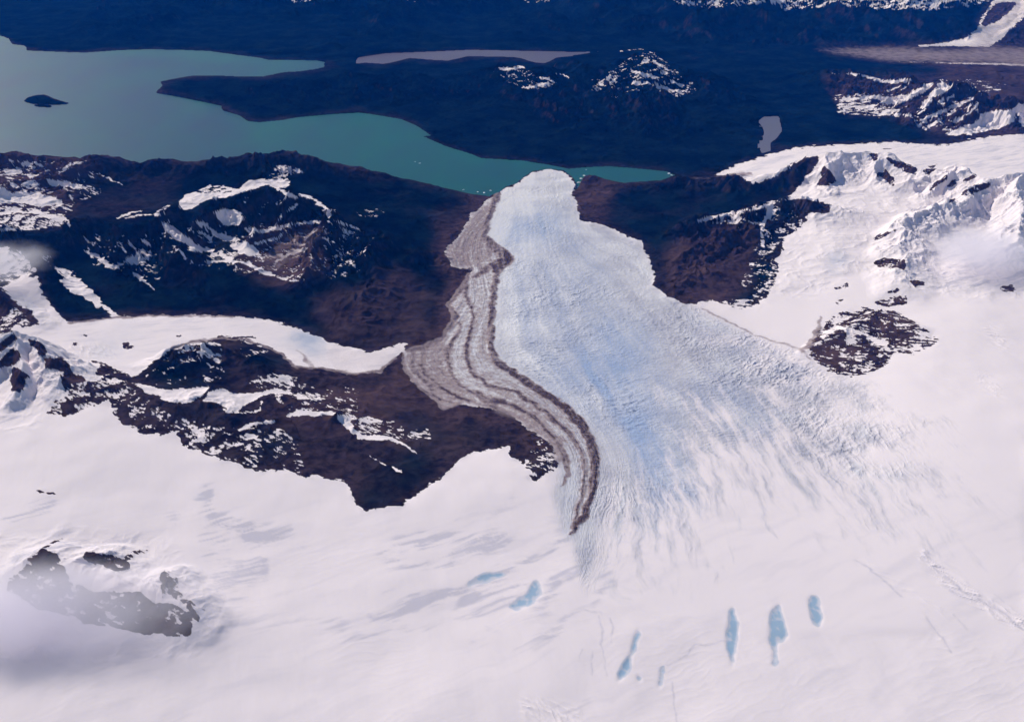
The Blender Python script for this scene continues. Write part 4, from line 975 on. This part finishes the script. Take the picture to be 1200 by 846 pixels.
def water_material(name, c1, c2):
    m = bpy.data.materials.new(name)
    t = NT(m)
    out = t.n('ShaderNodeOutputMaterial')
    bs = t.n('ShaderNodeBsdfPrincipled')
    bs.inputs['Roughness'].default_value = .35
    bs.inputs['Specular IOR Level'].default_value = .12
    vec = t.n('ShaderNodeNewGeometry').outputs['Position']
    wmap = t.n('ShaderNodeMapping')
    wmap.inputs['Scale'].default_value = (1, .45, 1)
    wmap.inputs['Rotation'].default_value = (0, 0, .5)
    t.l(vec, wmap.inputs[0])
    w = t.noise(wmap.outputs[0], 1 / 1900.0, 6, .62)
    a = t.math('ADD', t.attr('tint_mix'), t.math('MULTIPLY', t.math('SUBTRACT', w, .5), 1.7), True)
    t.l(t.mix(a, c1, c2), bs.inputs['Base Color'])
    b = t.n('ShaderNodeBump')
    b.inputs['Strength'].default_value = .12
    b.inputs['Distance'].default_value = 2.0
    t.l(t.noise(vec, 1 / 70.0, 4, .6), b.inputs['Height'])
    t.l(b.outputs[0], bs.inputs['Normal'])
    t.l(bs.outputs[0], out.inputs[0])
    return m


MAT = {k: land_material(k) for k in ('snow_and_ice', 'bare_rock', 'forested_rock', 'glacier_ice')}
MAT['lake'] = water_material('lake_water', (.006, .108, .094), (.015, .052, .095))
MAT['pale'] = water_material('silty_water', (.105, .085, .115), (.14, .11, .14))
MAT['pond'] = water_material('grey_water', (.13, .125, .16), (.17, .15, .18))


# ------------------------------------------------------------------ which ground belongs to which object
REG = []   # (outline, name, label, category, kind, material)


def reg(poly, name, label, cat=None, kind=None, mat='bare_rock', group=None):
    REG.append(dict(poly=poly, name=name, label=label, cat=cat, kind=kind, mat=mat, group=group))


reg(None, 'snowfield_ground', 'wide smooth snowfield feeding the glacier', kind='structure', mat='snow_and_ice')
reg(FAR_HILLS, 'hills', 'dark blue forested hills along the far lake shore', kind='structure', mat='forested_rock')
reg(FAR_SNOW_MT, 'mountain_ridge', 'farthest dark ridge with a snow-streaked crest along the top of the view', 'mountain', mat='forested_rock')
reg(CORNER_MT, 'mountain_ridge', 'small dark mountain slope in the far corner right of the descending pale glacier', 'mountain', mat='forested_rock')
reg(VALLEY, 'valley_ground', 'flat grey gravel plain in the far valley', kind='structure', mat='forested_rock')
reg(EAST_FOREST, 'forest_ground', 'dark forested lowland around the small grey pond', kind='structure', mat='forested_rock')
reg(FAR_GLACIER, 'glacier', 'distant pale glacier tongue descending onto the grey valley plain', 'glacier', mat='glacier_ice')
reg(PENINSULA, 'mountain_ridge', 'long dark forested ridge between turquoise lake and narrow brownish lake, snow-flecked summits', 'mountain', mat='forested_rock')
reg(EAST_PEAK, 'mountain_ridge', 'rocky mountain striped with white snow bands beyond the curling white glacier', 'mountain')
reg(BACK_GLACIER, 'glacier', 'smooth white glacier curling behind the snowy crest towards the dark valley', 'glacier', mat='glacier_ice')
reg(PEAKS, 'snow_peaks', 'snow-covered mountain crest with jagged white summits and steep white slopes', 'snowy mountain', mat='snow_and_ice')
reg(EAST_RIDGE, 'mountain_ridge', 'dark rocky mountain on the right bank where the main glacier meets the lake', 'mountain', mat='forested_rock')
reg(NUNATAK, 'rock_outcrop', 'large snow-streaked dark rock island at the upper right edge of the main glacier', 'rock outcrop')
reg(WEST_HILL, 'mountain_ridge', 'brown rounded mountain with white snow patches above the lake at far left', 'mountain', mat='forested_rock')
reg(MAIN_WEST, 'mountain_ridge', 'big dark mountain with jagged crest between the lake and the white side glacier', 'mountain', mat='forested_rock')
reg(HANGING, 'glacier', 'steep broken hanging glacier dropping out of mist into the side glacier', 'glacier', mat='glacier_ice')
reg(WEST_SPUR, 'rock_outcrop', 'dark rock spur left of the steep hanging glacier', 'rock outcrop')
reg(SIDE_GLACIER, 'glacier', 'curved white side glacier ending in a pointed tongue beside the brown mountain', 'glacier', mat='glacier_ice')
reg(ICE_PEAKS, 'snow_peaks', 'small snow-plastered rocky peaks standing left of the dark snow-flecked mountain', 'snowy mountain', mat='snow_and_ice')
reg(GLACIER, 'glacier', 'huge crevassed bluish main glacier flowing down into the turquoise lake', 'glacier', mat='glacier_ice')
reg(DARK_MT, 'mountain_ridge', 'dark purple-brown snow-flecked mountain enclosed between side glacier, main glacier and snowfield', 'mountain')
for lab, poly, _g in ROCK_LIST:
    reg(poly, 'rock_outcrop', lab, 'rock outcrop', group='rock outcrops standing out of the snow')
for lab, poly in POOLS:
    reg(poly, 'meltwater_pool', lab, 'meltwater pool', mat='snow_and_ice', group='blue meltwater pools on the snow')
reg(ISLAND, 'island', 'small dark forested island alone in the open lake', 'island', mat='forested_rock')
reg(ISLET, 'island', 'low dark islet just beside the small lake island', 'island', mat='forested_rock')

PARTS = [  # thing label start, part name, outline or line, part label, only where snow lies
    ('big dark mountain', 'snowfield', CIRQUE, 'bright white snowfield behind the jagged crest', True),
    ('big dark mountain', 'snow_patch', [(66, 329), (80, 322), (96, 327), (122, 352), (138, 370), (120, 364), (108, 360), (86, 346), (72, 338)], 'slanting white snow patch above the side glacier', True),
    ('big dark mountain', 'snow_patch', [(185, 262), (196, 258), (216, 273), (242, 297), (230, 299), (203, 281)], 'long diagonal snow gully', True),
    ('big dark mountain', 'snow_patch', [(246, 248), (262, 243), (280, 245), (290, 256), (282, 266), (264, 266)], 'rounded grey snow patch below the crest', True),
    ('brown rounded mountain', 'snow_patch', [(-300, 205), (2, 215), (14, 225), (27, 223), (50, 226), (76, 236), (62, 241), (47, 244), (30, 239), (-300, 240)], 'largest white snow patch', True),
    ('brown rounded mountain', 'snow_patch', [(47, 211), (62.5, 207), (85, 214), (104, 220), (100, 224), (80, 222), (57, 217)], 'slim slanting snow patch', True),
    ('dark purple-brown', 'snowfield', VALE, 'white snow hollow left of the dividing rock rib', True),
    ('dark purple-brown', 'snowfield', VALE2, 'white snow hollow right of the dividing rock rib', True),
    ('dark purple-brown', 'snow_patch', [(384, 482), (404, 486), (426, 508), (458, 510), (490, 529), (486, 533), (450, 518), (416, 512), (396, 498)], 'long snow streak on the brown slope', True),
    ('rocky mountain striped', 'snowfield', [(1106, 158), (1125, 149), (1142, 143), (1151, 133), (1164, 128), (1185, 127), (1194, 123), (1192, 144), (1171, 152), (1142, 158), (1119, 160)], 'widest white snowfield', True),
    ('rocky mountain striped', 'snow_patch', [(1102, 93), (1116, 102), (1108, 109), (1095, 114), (1088, 128), (1073, 129), (1084, 114)], 'snow patch below the summit', True),
    ('dark rocky mountain on', 'rock_buttress', [(775, 300), (800, 268), (850, 260), (890, 262), (880, 330), (850, 357), (817, 357), (790, 352), (764, 335)], 'brown rock buttress beside the ice', False),
    ('huge crevassed', 'debris_belt', DEBRIS, 'brownish debris-covered ice with curved stripes', False),
    ('huge crevassed', 'moraine_band', (BAND_IN, BAND_IN_W), 'thin dark inner moraine stripe', False),
    ('huge crevassed', 'moraine_band', (BAND_OUT, BAND_OUT_W), 'broad ragged dark outer moraine stripe', False),
    ('huge crevassed', 'calving_front', [(574, 231), (584, 227), (593, 219.5), (605, 216), (614, 208), (625, 201), (643, 198.5), (661, 200), (671, 209), (675, 219.5), (671, 227), (666, 222), (658, 208), (643, 204), (628, 207), (617, 214), (606, 222), (592, 229), (582, 233)], 'crumbling pale ice front at the lake', False),
    ('curved white side', 'glacier_snout', [(400, 400), (413, 408), (437, 411), (457, 404), (480, 400), (471, 414), (463, 420), (445, 436), (417, 440), (396, 436)], 'pointed glacier tongue', False),
    ('distant pale', 'rock_island', FAR_GLACIER_ROCK, 'dark rock between two ice arms', False),
]

idr = np.zeros((RH, RW), np.int32)
for i, r in enumerate(REG):
    if r['poly'] is not None:
        fill(idr, r['poly'], i)

MUc = (MU[:-1, :-1] + MU[1:, 1:]) / 2
MVc = (MV[:-1, :-1] + MV[1:, 1:]) / 2
cell = look_id(idr, MUc, MVc)
outer = (u0[:-1, :-1] < -300) | (u0[:-1, :-1] > 1500) | (v0[:-1, :-1] < -110) | (v0[:-1, :-1] > 1030)
cell[outer & (v0[:-1, :-1] > 60)] = 0
cell[outer & (v0[:-1, :-1] <= 60)] = 1


def components(mask):
    """label 4-connected groups of True cells"""
    n = mask.size
    idx = np.arange(n).reshape(mask.shape)
    lab = np.where(mask, idx, n)
    flat = lab.ravel()
    hh = mask[:, :-1] & mask[:, 1:]
    vv = mask[:-1] & mask[1:]
    ea, eb = np.concatenate([idx[:, :-1][hh], idx[:-1][vv]]), np.concatenate([idx[:, 1:][hh], idx[1:][vv]])
    par = np.arange(n + 1)
    while True:
        ra, rb = par[ea], par[eb]
        lo, hi = np.minimum(ra, rb), np.maximum(ra, rb)
        ch = lo != hi
        if not ch.any():
            break
        np.minimum.at(par, hi[ch], lo[ch])
        while True:
            p2 = par[par]
            if (p2 == par).all():
                break
            par = p2
    return np.where(mask, par[:-1].reshape(mask.shape), -1)


def largest(mask):
    ys, xs = np.where(mask)
    if not len(ys):
        return mask
    a, b, c, d = ys.min(), ys.max() + 1, xs.min(), xs.max() + 1
    lab = components(mask[a:b, c:d])
    v, n = np.unique(lab[lab >= 0], return_counts=True)
    out = np.zeros_like(mask)
    out[a:b, c:d] = lab == v[n.argmax()]
    return out


# stray cells go to the neighbour around them
for _pass in range(2):
    for i, r in enumerate(REG):
        if r['kind'] == 'structure':
            continue
        m = cell == i
        if not m.any():
            continue
        stray = m & ~largest(m)
        if stray.any():
            ys, xs = np.where(stray)
            res = np.zeros(len(ys), np.int32)
            done = np.zeros(len(ys), bool)
            for k in range(1, 60):
                for dy, dx in ((k, 0), (-k, 0), (0, k), (0, -k)):
                    c2 = cell[np.clip(ys + dy, 0, NV - 2), np.clip(xs + dx, 0, NU - 2)]
                    ok = ~done & (c2 != i)
                    res[ok] = c2[ok]
                    done |= ok
                if done.all():
                    break
            cell[ys, xs] = res

# land under the open water is not needed
lake_hidden = (Z < -20)
under = lake_hidden[:-1, :-1] & lake_hidden[1:, 1:] & lake_hidden[:-1, 1:] & lake_hidden[1:, :-1]
cell[under] = -1

XYZ = np.stack([X, Y, Z], -1).astype(np.float64)
VID = np.arange(NU * NV).reshape(NV, NU)
ATT = {'snow': snow, 'veg': veg, 'tone': ton, 'blue': blu, 'ice': ice, 'firn': firn_shade, 'debris': debris, 'pool': poolm, 'grey': grey}


def patch(name, mask, mat, parent=None, origin=None, skirt=40.0):
    """one connected piece of ground as a solid: its surface cells and a wall round its edge"""
    ys, xs = np.where(mask)
    quads = np.stack([VID[ys, xs], VID[ys + 1, xs], VID[ys + 1, xs + 1], VID[ys, xs + 1]], 1)
    uniq, inv = np.unique(quads, return_inverse=True)
    quads = inv.reshape(-1, 4)
    co = XYZ.reshape(-1, 3)[uniq]
    nv = len(uniq)
    src = uniq
    if skirt:
        e = np.concatenate([quads[:, [0, 1]], quads[:, [1, 2]], quads[:, [2, 3]], quads[:, [3, 0]]])
        key = np.minimum(e[:, 0], e[:, 1]).astype(np.int64) * nv + np.maximum(e[:, 0], e[:, 1])
        _, first, cnt = np.unique(key, return_index=True, return_counts=True)
        rim = e[first[cnt == 1]]
        rv, rinv = np.unique(rim, return_inverse=True)
        rinv = rinv.reshape(-1, 2) + nv
        low_ = co[rv].copy()
        low_[:, 2] -= skirt
        co = np.concatenate([co, low_])
        src = np.concatenate([uniq, uniq[rv]])
        quads = np.concatenate([quads, np.stack([rim[:, 1], rim[:, 0], rinv[:, 0], rinv[:, 1]], 1)])
    if origin is None:
        origin = np.array([co[:, 0].mean(), co[:, 1].mean(), co[:, 2].min()])
    me = bpy.data.meshes.new(name)
    me.vertices.add(len(co))
    me.vertices.foreach_set('co', (co - origin).astype(F32).ravel())
    nq = len(quads)
    me.loops.add(nq * 4)
    me.loops.foreach_set('vertex_index', quads.astype(np.int32).ravel())
    me.polygons.add(nq)
    me.polygons.foreach_set('loop_start', np.arange(0, nq * 4, 4, dtype=np.int32))
    me.update(calc_edges=True)
    me.shade_flat()
    for k, a in ATT.items():
        at = me.attributes.new(k, 'FLOAT', 'POINT')
        at.data.foreach_set('value', a.ravel()[src].astype(F32))
    me.materials.append(mat)
    o = bpy.data.objects.new(name, me)
    col.objects.link(o)
    if parent is not None:
        o.parent = parent
        o.location = origin - np.array(parent.location)
    else:
        o.location = origin
    return o


def tag(o, label=None, cat=None, group=None, kind=None):
    for k, v in (('label', label), ('category', cat), ('group', group), ('kind', kind)):
        if v:
            o[k] = v
    return o


snow_c = (snow[:-1, :-1] + snow[1:, 1:]) / 2
for i, r in enumerate(REG):
    m = cell == i
    if not m.any():
        print('EMPTY', r['label'])
        continue
    mine = []
    if r['kind'] != 'structure':
        for start, pname, shape, plabel, only_snow in PARTS:
            if r['label'].startswith(start):
                pr = np.zeros((RH, RW), np.int32)
                if isinstance(shape, tuple):
                    line(pr, shape[0], list(shape[1]), 1)
                else:
                    fill(pr, shape, 1)
                pm = m & (look_id(pr, MUc, MVc) == 1)
                if only_snow:
                    pm &= snow_c > .5
                mine.append([pname, plabel, pm])
        for a in range(len(mine)):           # later parts lie on top of earlier ones
            for b in range(a + 1, len(mine)):
                mine[a][2] &= ~mine[b][2]
        for p in mine:
            p[2] = largest(p[2])
            m = m & ~p[2]
    o = patch(r['name'], m, MAT[r['mat']], skirt=0 if r['kind'] == 'structure' else 40.0)
    tag(o, r['label'], r['cat'], r['group'], r['kind'])
    for pname, plabel, pm in mine:
        if pm.any():
            tag(patch(pname, pm, MAT[r['mat']], parent=o), plabel)

# ------------------------------------------------------------------ open water
TINT_MIX = raster(.2)  # weight of the second, slate-blue water tone
fill(TINT_MIX, [(-420, 40), (200, 58), (330, 62), (190, 100), (182, 109), (280, 140), (300, 170), (280, 200), (-420, 200)], .72)
fill(TINT_MIX, [(200, 76), (330, 82), (380, 76), (380, 82), (320, 92), (200, 95)], .75)
fill(TINT_MIX, [(690, 196), (760, 198), (770, 206), (740, 214), (692, 206)], .45)
fill(TINT_MIX, [(560, 195), (600, 190), (640, 196), (600, 215), (575, 225)], .3)
TINT_MIX = blur(TINT_MIX, 7)
fill(TINT_MIX, [(140, 57), (371, 69), (371, 72), (300, 72), (255, 76), (220, 70), (170, 67), (110, 62)], .1)
TINT_MIX = blur(TINT_MIX, 3)


def water(name, r_, z, mat, label, step=2, dil=3.0):
    big_ = blur(r_, dil)
    uu = np.arange(U0, U1 + 1, step * 3.0) if step > 1 else np.arange(U0, U1 + 1, 2.0)
    vv = np.arange(-60, 260, step * 1.0) if step > 1 else np.arange(40, 200, .8)
    a, b = np.meshgrid(uu, vv)
    x, y = place(a, b, z)[:2]
    mk = look(big_, a, b) > .02
    c = mk[:-1, :-1] | mk[1:, 1:] | mk[1:, :-1] | mk[:-1, 1:]
    ys, xs = np.where(c)
    vid = np.arange(a.size).reshape(a.shape)
    q = np.stack([vid[ys, xs], vid[ys + 1, xs], vid[ys + 1, xs + 1], vid[ys, xs + 1]], 1)
    u_, inv = np.unique(q, return_inverse=True)
    q = inv.reshape(-1, 4)
    me = bpy.data.meshes.new(name)
    co = np.stack([x.ravel()[u_], y.ravel()[u_], np.zeros(len(u_))], 1)
    org = np.array([co[:, 0].mean(), co[:, 1].mean(), z])
    me.from_pydata((co - [org[0], org[1], 0]).tolist(), [], q.tolist())
    at = me.attributes.new('tint_mix', 'FLOAT', 'POINT')
    at.data.foreach_set('value', look(TINT_MIX, a.ravel()[u_], b.ravel()[u_]).astype(F32))
    me.materials.append(mat)
    o = bpy.data.objects.new(name, me)
    col.objects.link(o)
    o.location = org
    tag(o, label, kind='structure')
    return o


lw = raster()
fill(lw, LAKE, 1.)
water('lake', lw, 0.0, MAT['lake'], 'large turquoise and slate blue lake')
water('lake', small_r, 1.5, MAT['pale'], 'narrow brownish lake behind the dark ridge', step=1, dil=.6)
water('lake', pond_r, 58.5, MAT['pond'], 'small grey pond in the dark forest', step=1, dil=.6)

# ------------------------------------------------------------------ floating ice
def iceberg(u, v, size, seed, label):
    rng = np.random.RandomState(seed)
    x, y = place(u, v, 0)[:2]
    import bmesh
    bm = bmesh.new()
    for k in range(26):
        a = rng.rand() * 2 * math.pi
        r = (0.35 + .65 * rng.rand() ** .5)
        bm.verts.new((math.cos(a) * r * size, math.sin(a) * r * size * .7, (rng.rand() ** 1.6) * size * .38 * (1.2 - r) * 1.6 - 2))
    for k in range(12):
        a = k * math.pi / 6
        bm.verts.new((math.cos(a) * size, math.sin(a) * size * .7, -3))
    bmesh.ops.convex_hull(bm, input=bm.verts)
    bmesh.ops.delete(bm, geom=[w for w in bm.verts if not w.link_faces], context='VERTS')
    me = bpy.data.meshes.new('iceberg')
    bm.to_mesh(me)
    bm.free()
    me.shade_flat()
    me.materials.append(MAT['berg'])
    o = bpy.data.objects.new('iceberg', me)
    col.objects.link(o)
    o.location = (float(x), float(y), 0)
    o.rotation_euler.z = rng.rand() * 3
    tag(o, label, 'iceberg', 'icebergs floating near the glacier front')


bm_ = bpy.data.materials.new('iceberg_ice')
t = NT(bm_)
bs = t.n('ShaderNodeBsdfPrincipled')
bs.inputs['Roughness'].default_value = .5
t.l(t.mix(t.noise(t.n('ShaderNodeTexCoord').outputs['Object'], .02, 4), (.55, .62, .68), (.82, .84, .86)), bs.inputs['Base Color'])
t.l(bs.outputs[0], t.n('ShaderNodeOutputMaterial').inputs[0])
MAT['berg'] = bm_
for k, (u, v, s, lab) in enumerate((
        (684.5, 206.0, 55, 'flat white iceberg wedged at the top of the gap beside the brown shore point'),
        (681.0, 209.5, 60, 'white iceberg a little below the topmost one in the gap beside the shore point'),
        (678.5, 214.0, 70, 'largest iceberg in the water gap between glacier front and brown shore'),
        (681.5, 217.5, 45, 'small iceberg hugging the brown shore in the gap beside the glacier front'),
        (677.0, 219.5, 50, 'lowest iceberg in the gap, touching the right edge of the glacier front'),
        (492.0, 191.5, 45, 'lone white iceberg drifting in the turquoise water far left of the glacier front'),
        (486.5, 189.8, 28, 'tiny iceberg beside the lone drifting one in open turquoise water'),
        (567.5, 226.0, 48, 'thin white iceberg beside the left corner of the glacier front'),
        (560.0, 225.0, 36, 'small iceberg just left of the thin one at the left shore'),
        (575.0, 223.5, 42, 'iceberg closest to the left end of the ice cliff'),
        (543.0, 222.5, 40, 'iceberg against the dark left shore, apart from the ones at the ice cliff'),
        (784.0, 203.5, 60, 'white iceberg grounded at the far right tip of the turquoise lake'),
        (787.0, 205.5, 45, 'smaller iceberg grounded just below the one at the right lake tip'),
        (687.0, 199.0, 30, 'tiny iceberg in mid channel right of the glacier front'))):
    iceberg(u, v, s, 300 + k, lab)
# ------------------------------------------------------------------ air, light, camera
SUN_EL, SUN_AZ = math.radians(35), math.radians(-42)      # azimuth from +Y towards +X
sun = bpy.data.objects.new('sun', bpy.data.lights.new('sun', 'SUN'))
col.objects.link(sun)
sun.data.energy = 3.9
sun.data.angle = math.radians(.5)
sun.data.color = (1.0, .945, .91)
from mathutils import Vector
sdir = Vector((math.sin(SUN_AZ) * math.cos(SUN_EL), math.cos(SUN_AZ) * math.cos(SUN_EL), math.sin(SUN_EL)))
sun.rotation_euler = sdir.to_track_quat('Z', 'Y').to_euler()
sun.location = (0, 20000, 12000)
w = bpy.data.worlds.new('World')
scene.world = w
w.use_nodes = True
nt = w.node_tree
nt.nodes.clear()
sky = nt.nodes.new('ShaderNodeTexSky')
sky.sky_type = 'NISHITA'
sky.sun_disc = False
sky.sun_elevation = SUN_EL
sky.sun_rotation = SUN_AZ
sky.altitude = 2000
bg = nt.nodes.new('ShaderNodeBackground')
bg.inputs[1].default_value = .085
wo = nt.nodes.new('ShaderNodeOutputWorld')
nt.links.new(sky.outputs[0], bg.inputs[0])
nt.links.new(bg.outputs[0], wo.inputs[0])


def air_box(name, x0, x1, y0, y1, z0, z1, label):
    v = [(x, y, z) for z in (z0, z1) for y in (y0, y1) for x in (x0, x1)]
    f = [(0, 2, 3, 1), (4, 5, 7, 6), (0, 1, 5, 4), (2, 6, 7, 3), (0, 4, 6, 2), (1, 3, 7, 5)]
    c = np.array([(x0 + x1) / 2, (y0 + y1) / 2, z0])
    me = bpy.data.meshes.new(name)
    me.from_pydata([tuple(np.array(p) - c) for p in v], [], f)
    o = bpy.data.objects.new(name, me)
    col.objects.link(o)
    o.location = c
    tag(o, label, kind='stuff')
    return o


hz = air_box('haze', -900000, 900000, -30000, 900000, -60.0, CAM_Z + 200, 'blue haze in the far air')
hm = bpy.data.materials.new('haze')
hm.use_nodes = True
hm.node_tree.nodes.clear()
pv = hm.node_tree.nodes.new('ShaderNodeVolumePrincipled')
pv.inputs['Color'].default_value = (.004, .19, 1.0, 1)
pv.inputs['Absorption Color'].default_value = (1, 1, 1, 1)
pv.inputs['Density'].default_value = 3.7e-6
ho = hm.node_tree.nodes.new('ShaderNodeOutputMaterial')
hm.node_tree.links.new(pv.outputs[0], ho.inputs['Volume'])
hz.data.materials.append(hm)

def mist(u, v, z, rx, ry, rz, dens, seed, label, thr=.45, rot=0.0):
    x, y = place(u, v, z)[:2]
    me = bpy.data.meshes.new('mist')
    import bmesh
    bm = bmesh.new()
    bmesh.ops.create_icosphere(bm, subdivisions=4, radius=1.0)
    for q in bm.verts:
        q.co = Vector((q.co.x * rx, q.co.y * ry, q.co.z * rz))
    bm.to_mesh(me)
    bm.free()
    o = bpy.data.objects.new('mist', me)
    col.objects.link(o)
    o.location = (float(x), float(y), z)
    o.rotation_euler.z = rot
    m = bpy.data.materials.new('mist')
    t = NT(m)
    tc = t.n('ShaderNodeTexCoord').outputs['Object']
    mp = t.n('ShaderNodeMapping')
    mp.inputs['Scale'].default_value = (1 / rx, 1 / ry, 1 / rz)
    t.l(tc, mp.inputs[0])
    ln = t.n('ShaderNodeVectorMath', operation='LENGTH')
    t.l(mp.outputs[0], ln.inputs[0])
    fall = t.ramp(ln.outputs['Value'], 1.0, .15)
    mp2 = t.n('ShaderNodeMapping')
    mp2.inputs['Location'].default_value = (seed * 3.7, seed * 1.3, 0)
    mp2.inputs['Scale'].default_value = (1 / 1400, 1 / 1400, 1 / 700)
    t.l(tc, mp2.inputs[0])
    no = t.noise(mp2.outputs[0], 1.0, 5, .62)
    d = t.ramp(t.math('ADD', no, t.math('MULTIPLY', t.math('SUBTRACT', fall, .5), .5)), thr, thr + .45)
    d = t.math('MULTIPLY', t.math('MULTIPLY', d, fall), dens)
    pv = t.n('ShaderNodeVolumePrincipled')
    pv.inputs['Color'].default_value = (.97, .95, 1, 1)
    t.l(d, pv.inputs['Density'])
    t.l(pv.outputs[0], t.n('ShaderNodeOutputMaterial').inputs['Volume'])
    me.materials.append(m)
    tag(o, label, kind='stuff')


mist(-10, 308, 1250, 2400, 1500, 520, .0022, 1, 'thin mist drifting over the far left mountain slope', .42)
mist(75, 708, 1250, 2800, 1200, 440, .0036, 2, 'white mist covering the lower left rock hill', .3)
mist(1150, 292, 1300, 2100, 1700, 420, .0018, 3, 'thin lilac cloud in the shaded snow basin at right', .3)

cam = bpy.data.objects.new('camera', bpy.data.cameras.new('camera'))
col.objects.link(cam)
cam.location = (0, 0, CAM_Z)
cam.rotation_euler = (math.pi / 2 - PITCH, 0, 0)
cam.data.sensor_width = 36
cam.data.sensor_fit = 'HORIZONTAL'
cam.data.angle = math.radians(60)
cam.data.clip_start = 10
cam.data.clip_end = 3e6
scene.camera = cam
scene.render.engine = 'CYCLES'
scene.cycles.use_denoising = True
scene.cycles.denoiser = 'OPENIMAGEDENOISE'
scene.cycles.denoising_input_passes = 'RGB_ALBEDO_NORMAL'
scene.cycles.denoising_prefilter = 'ACCURATE'
scene.cycles.max_bounces = 12
scene.cycles.diffuse_bounces = 4
scene.cycles.volume_bounces = 8
scene.view_settings.view_transform = 'Standard'
scene.view_settings.look = 'None'
scene.view_settings.exposure = 0
scene.view_settings.gamma = 1
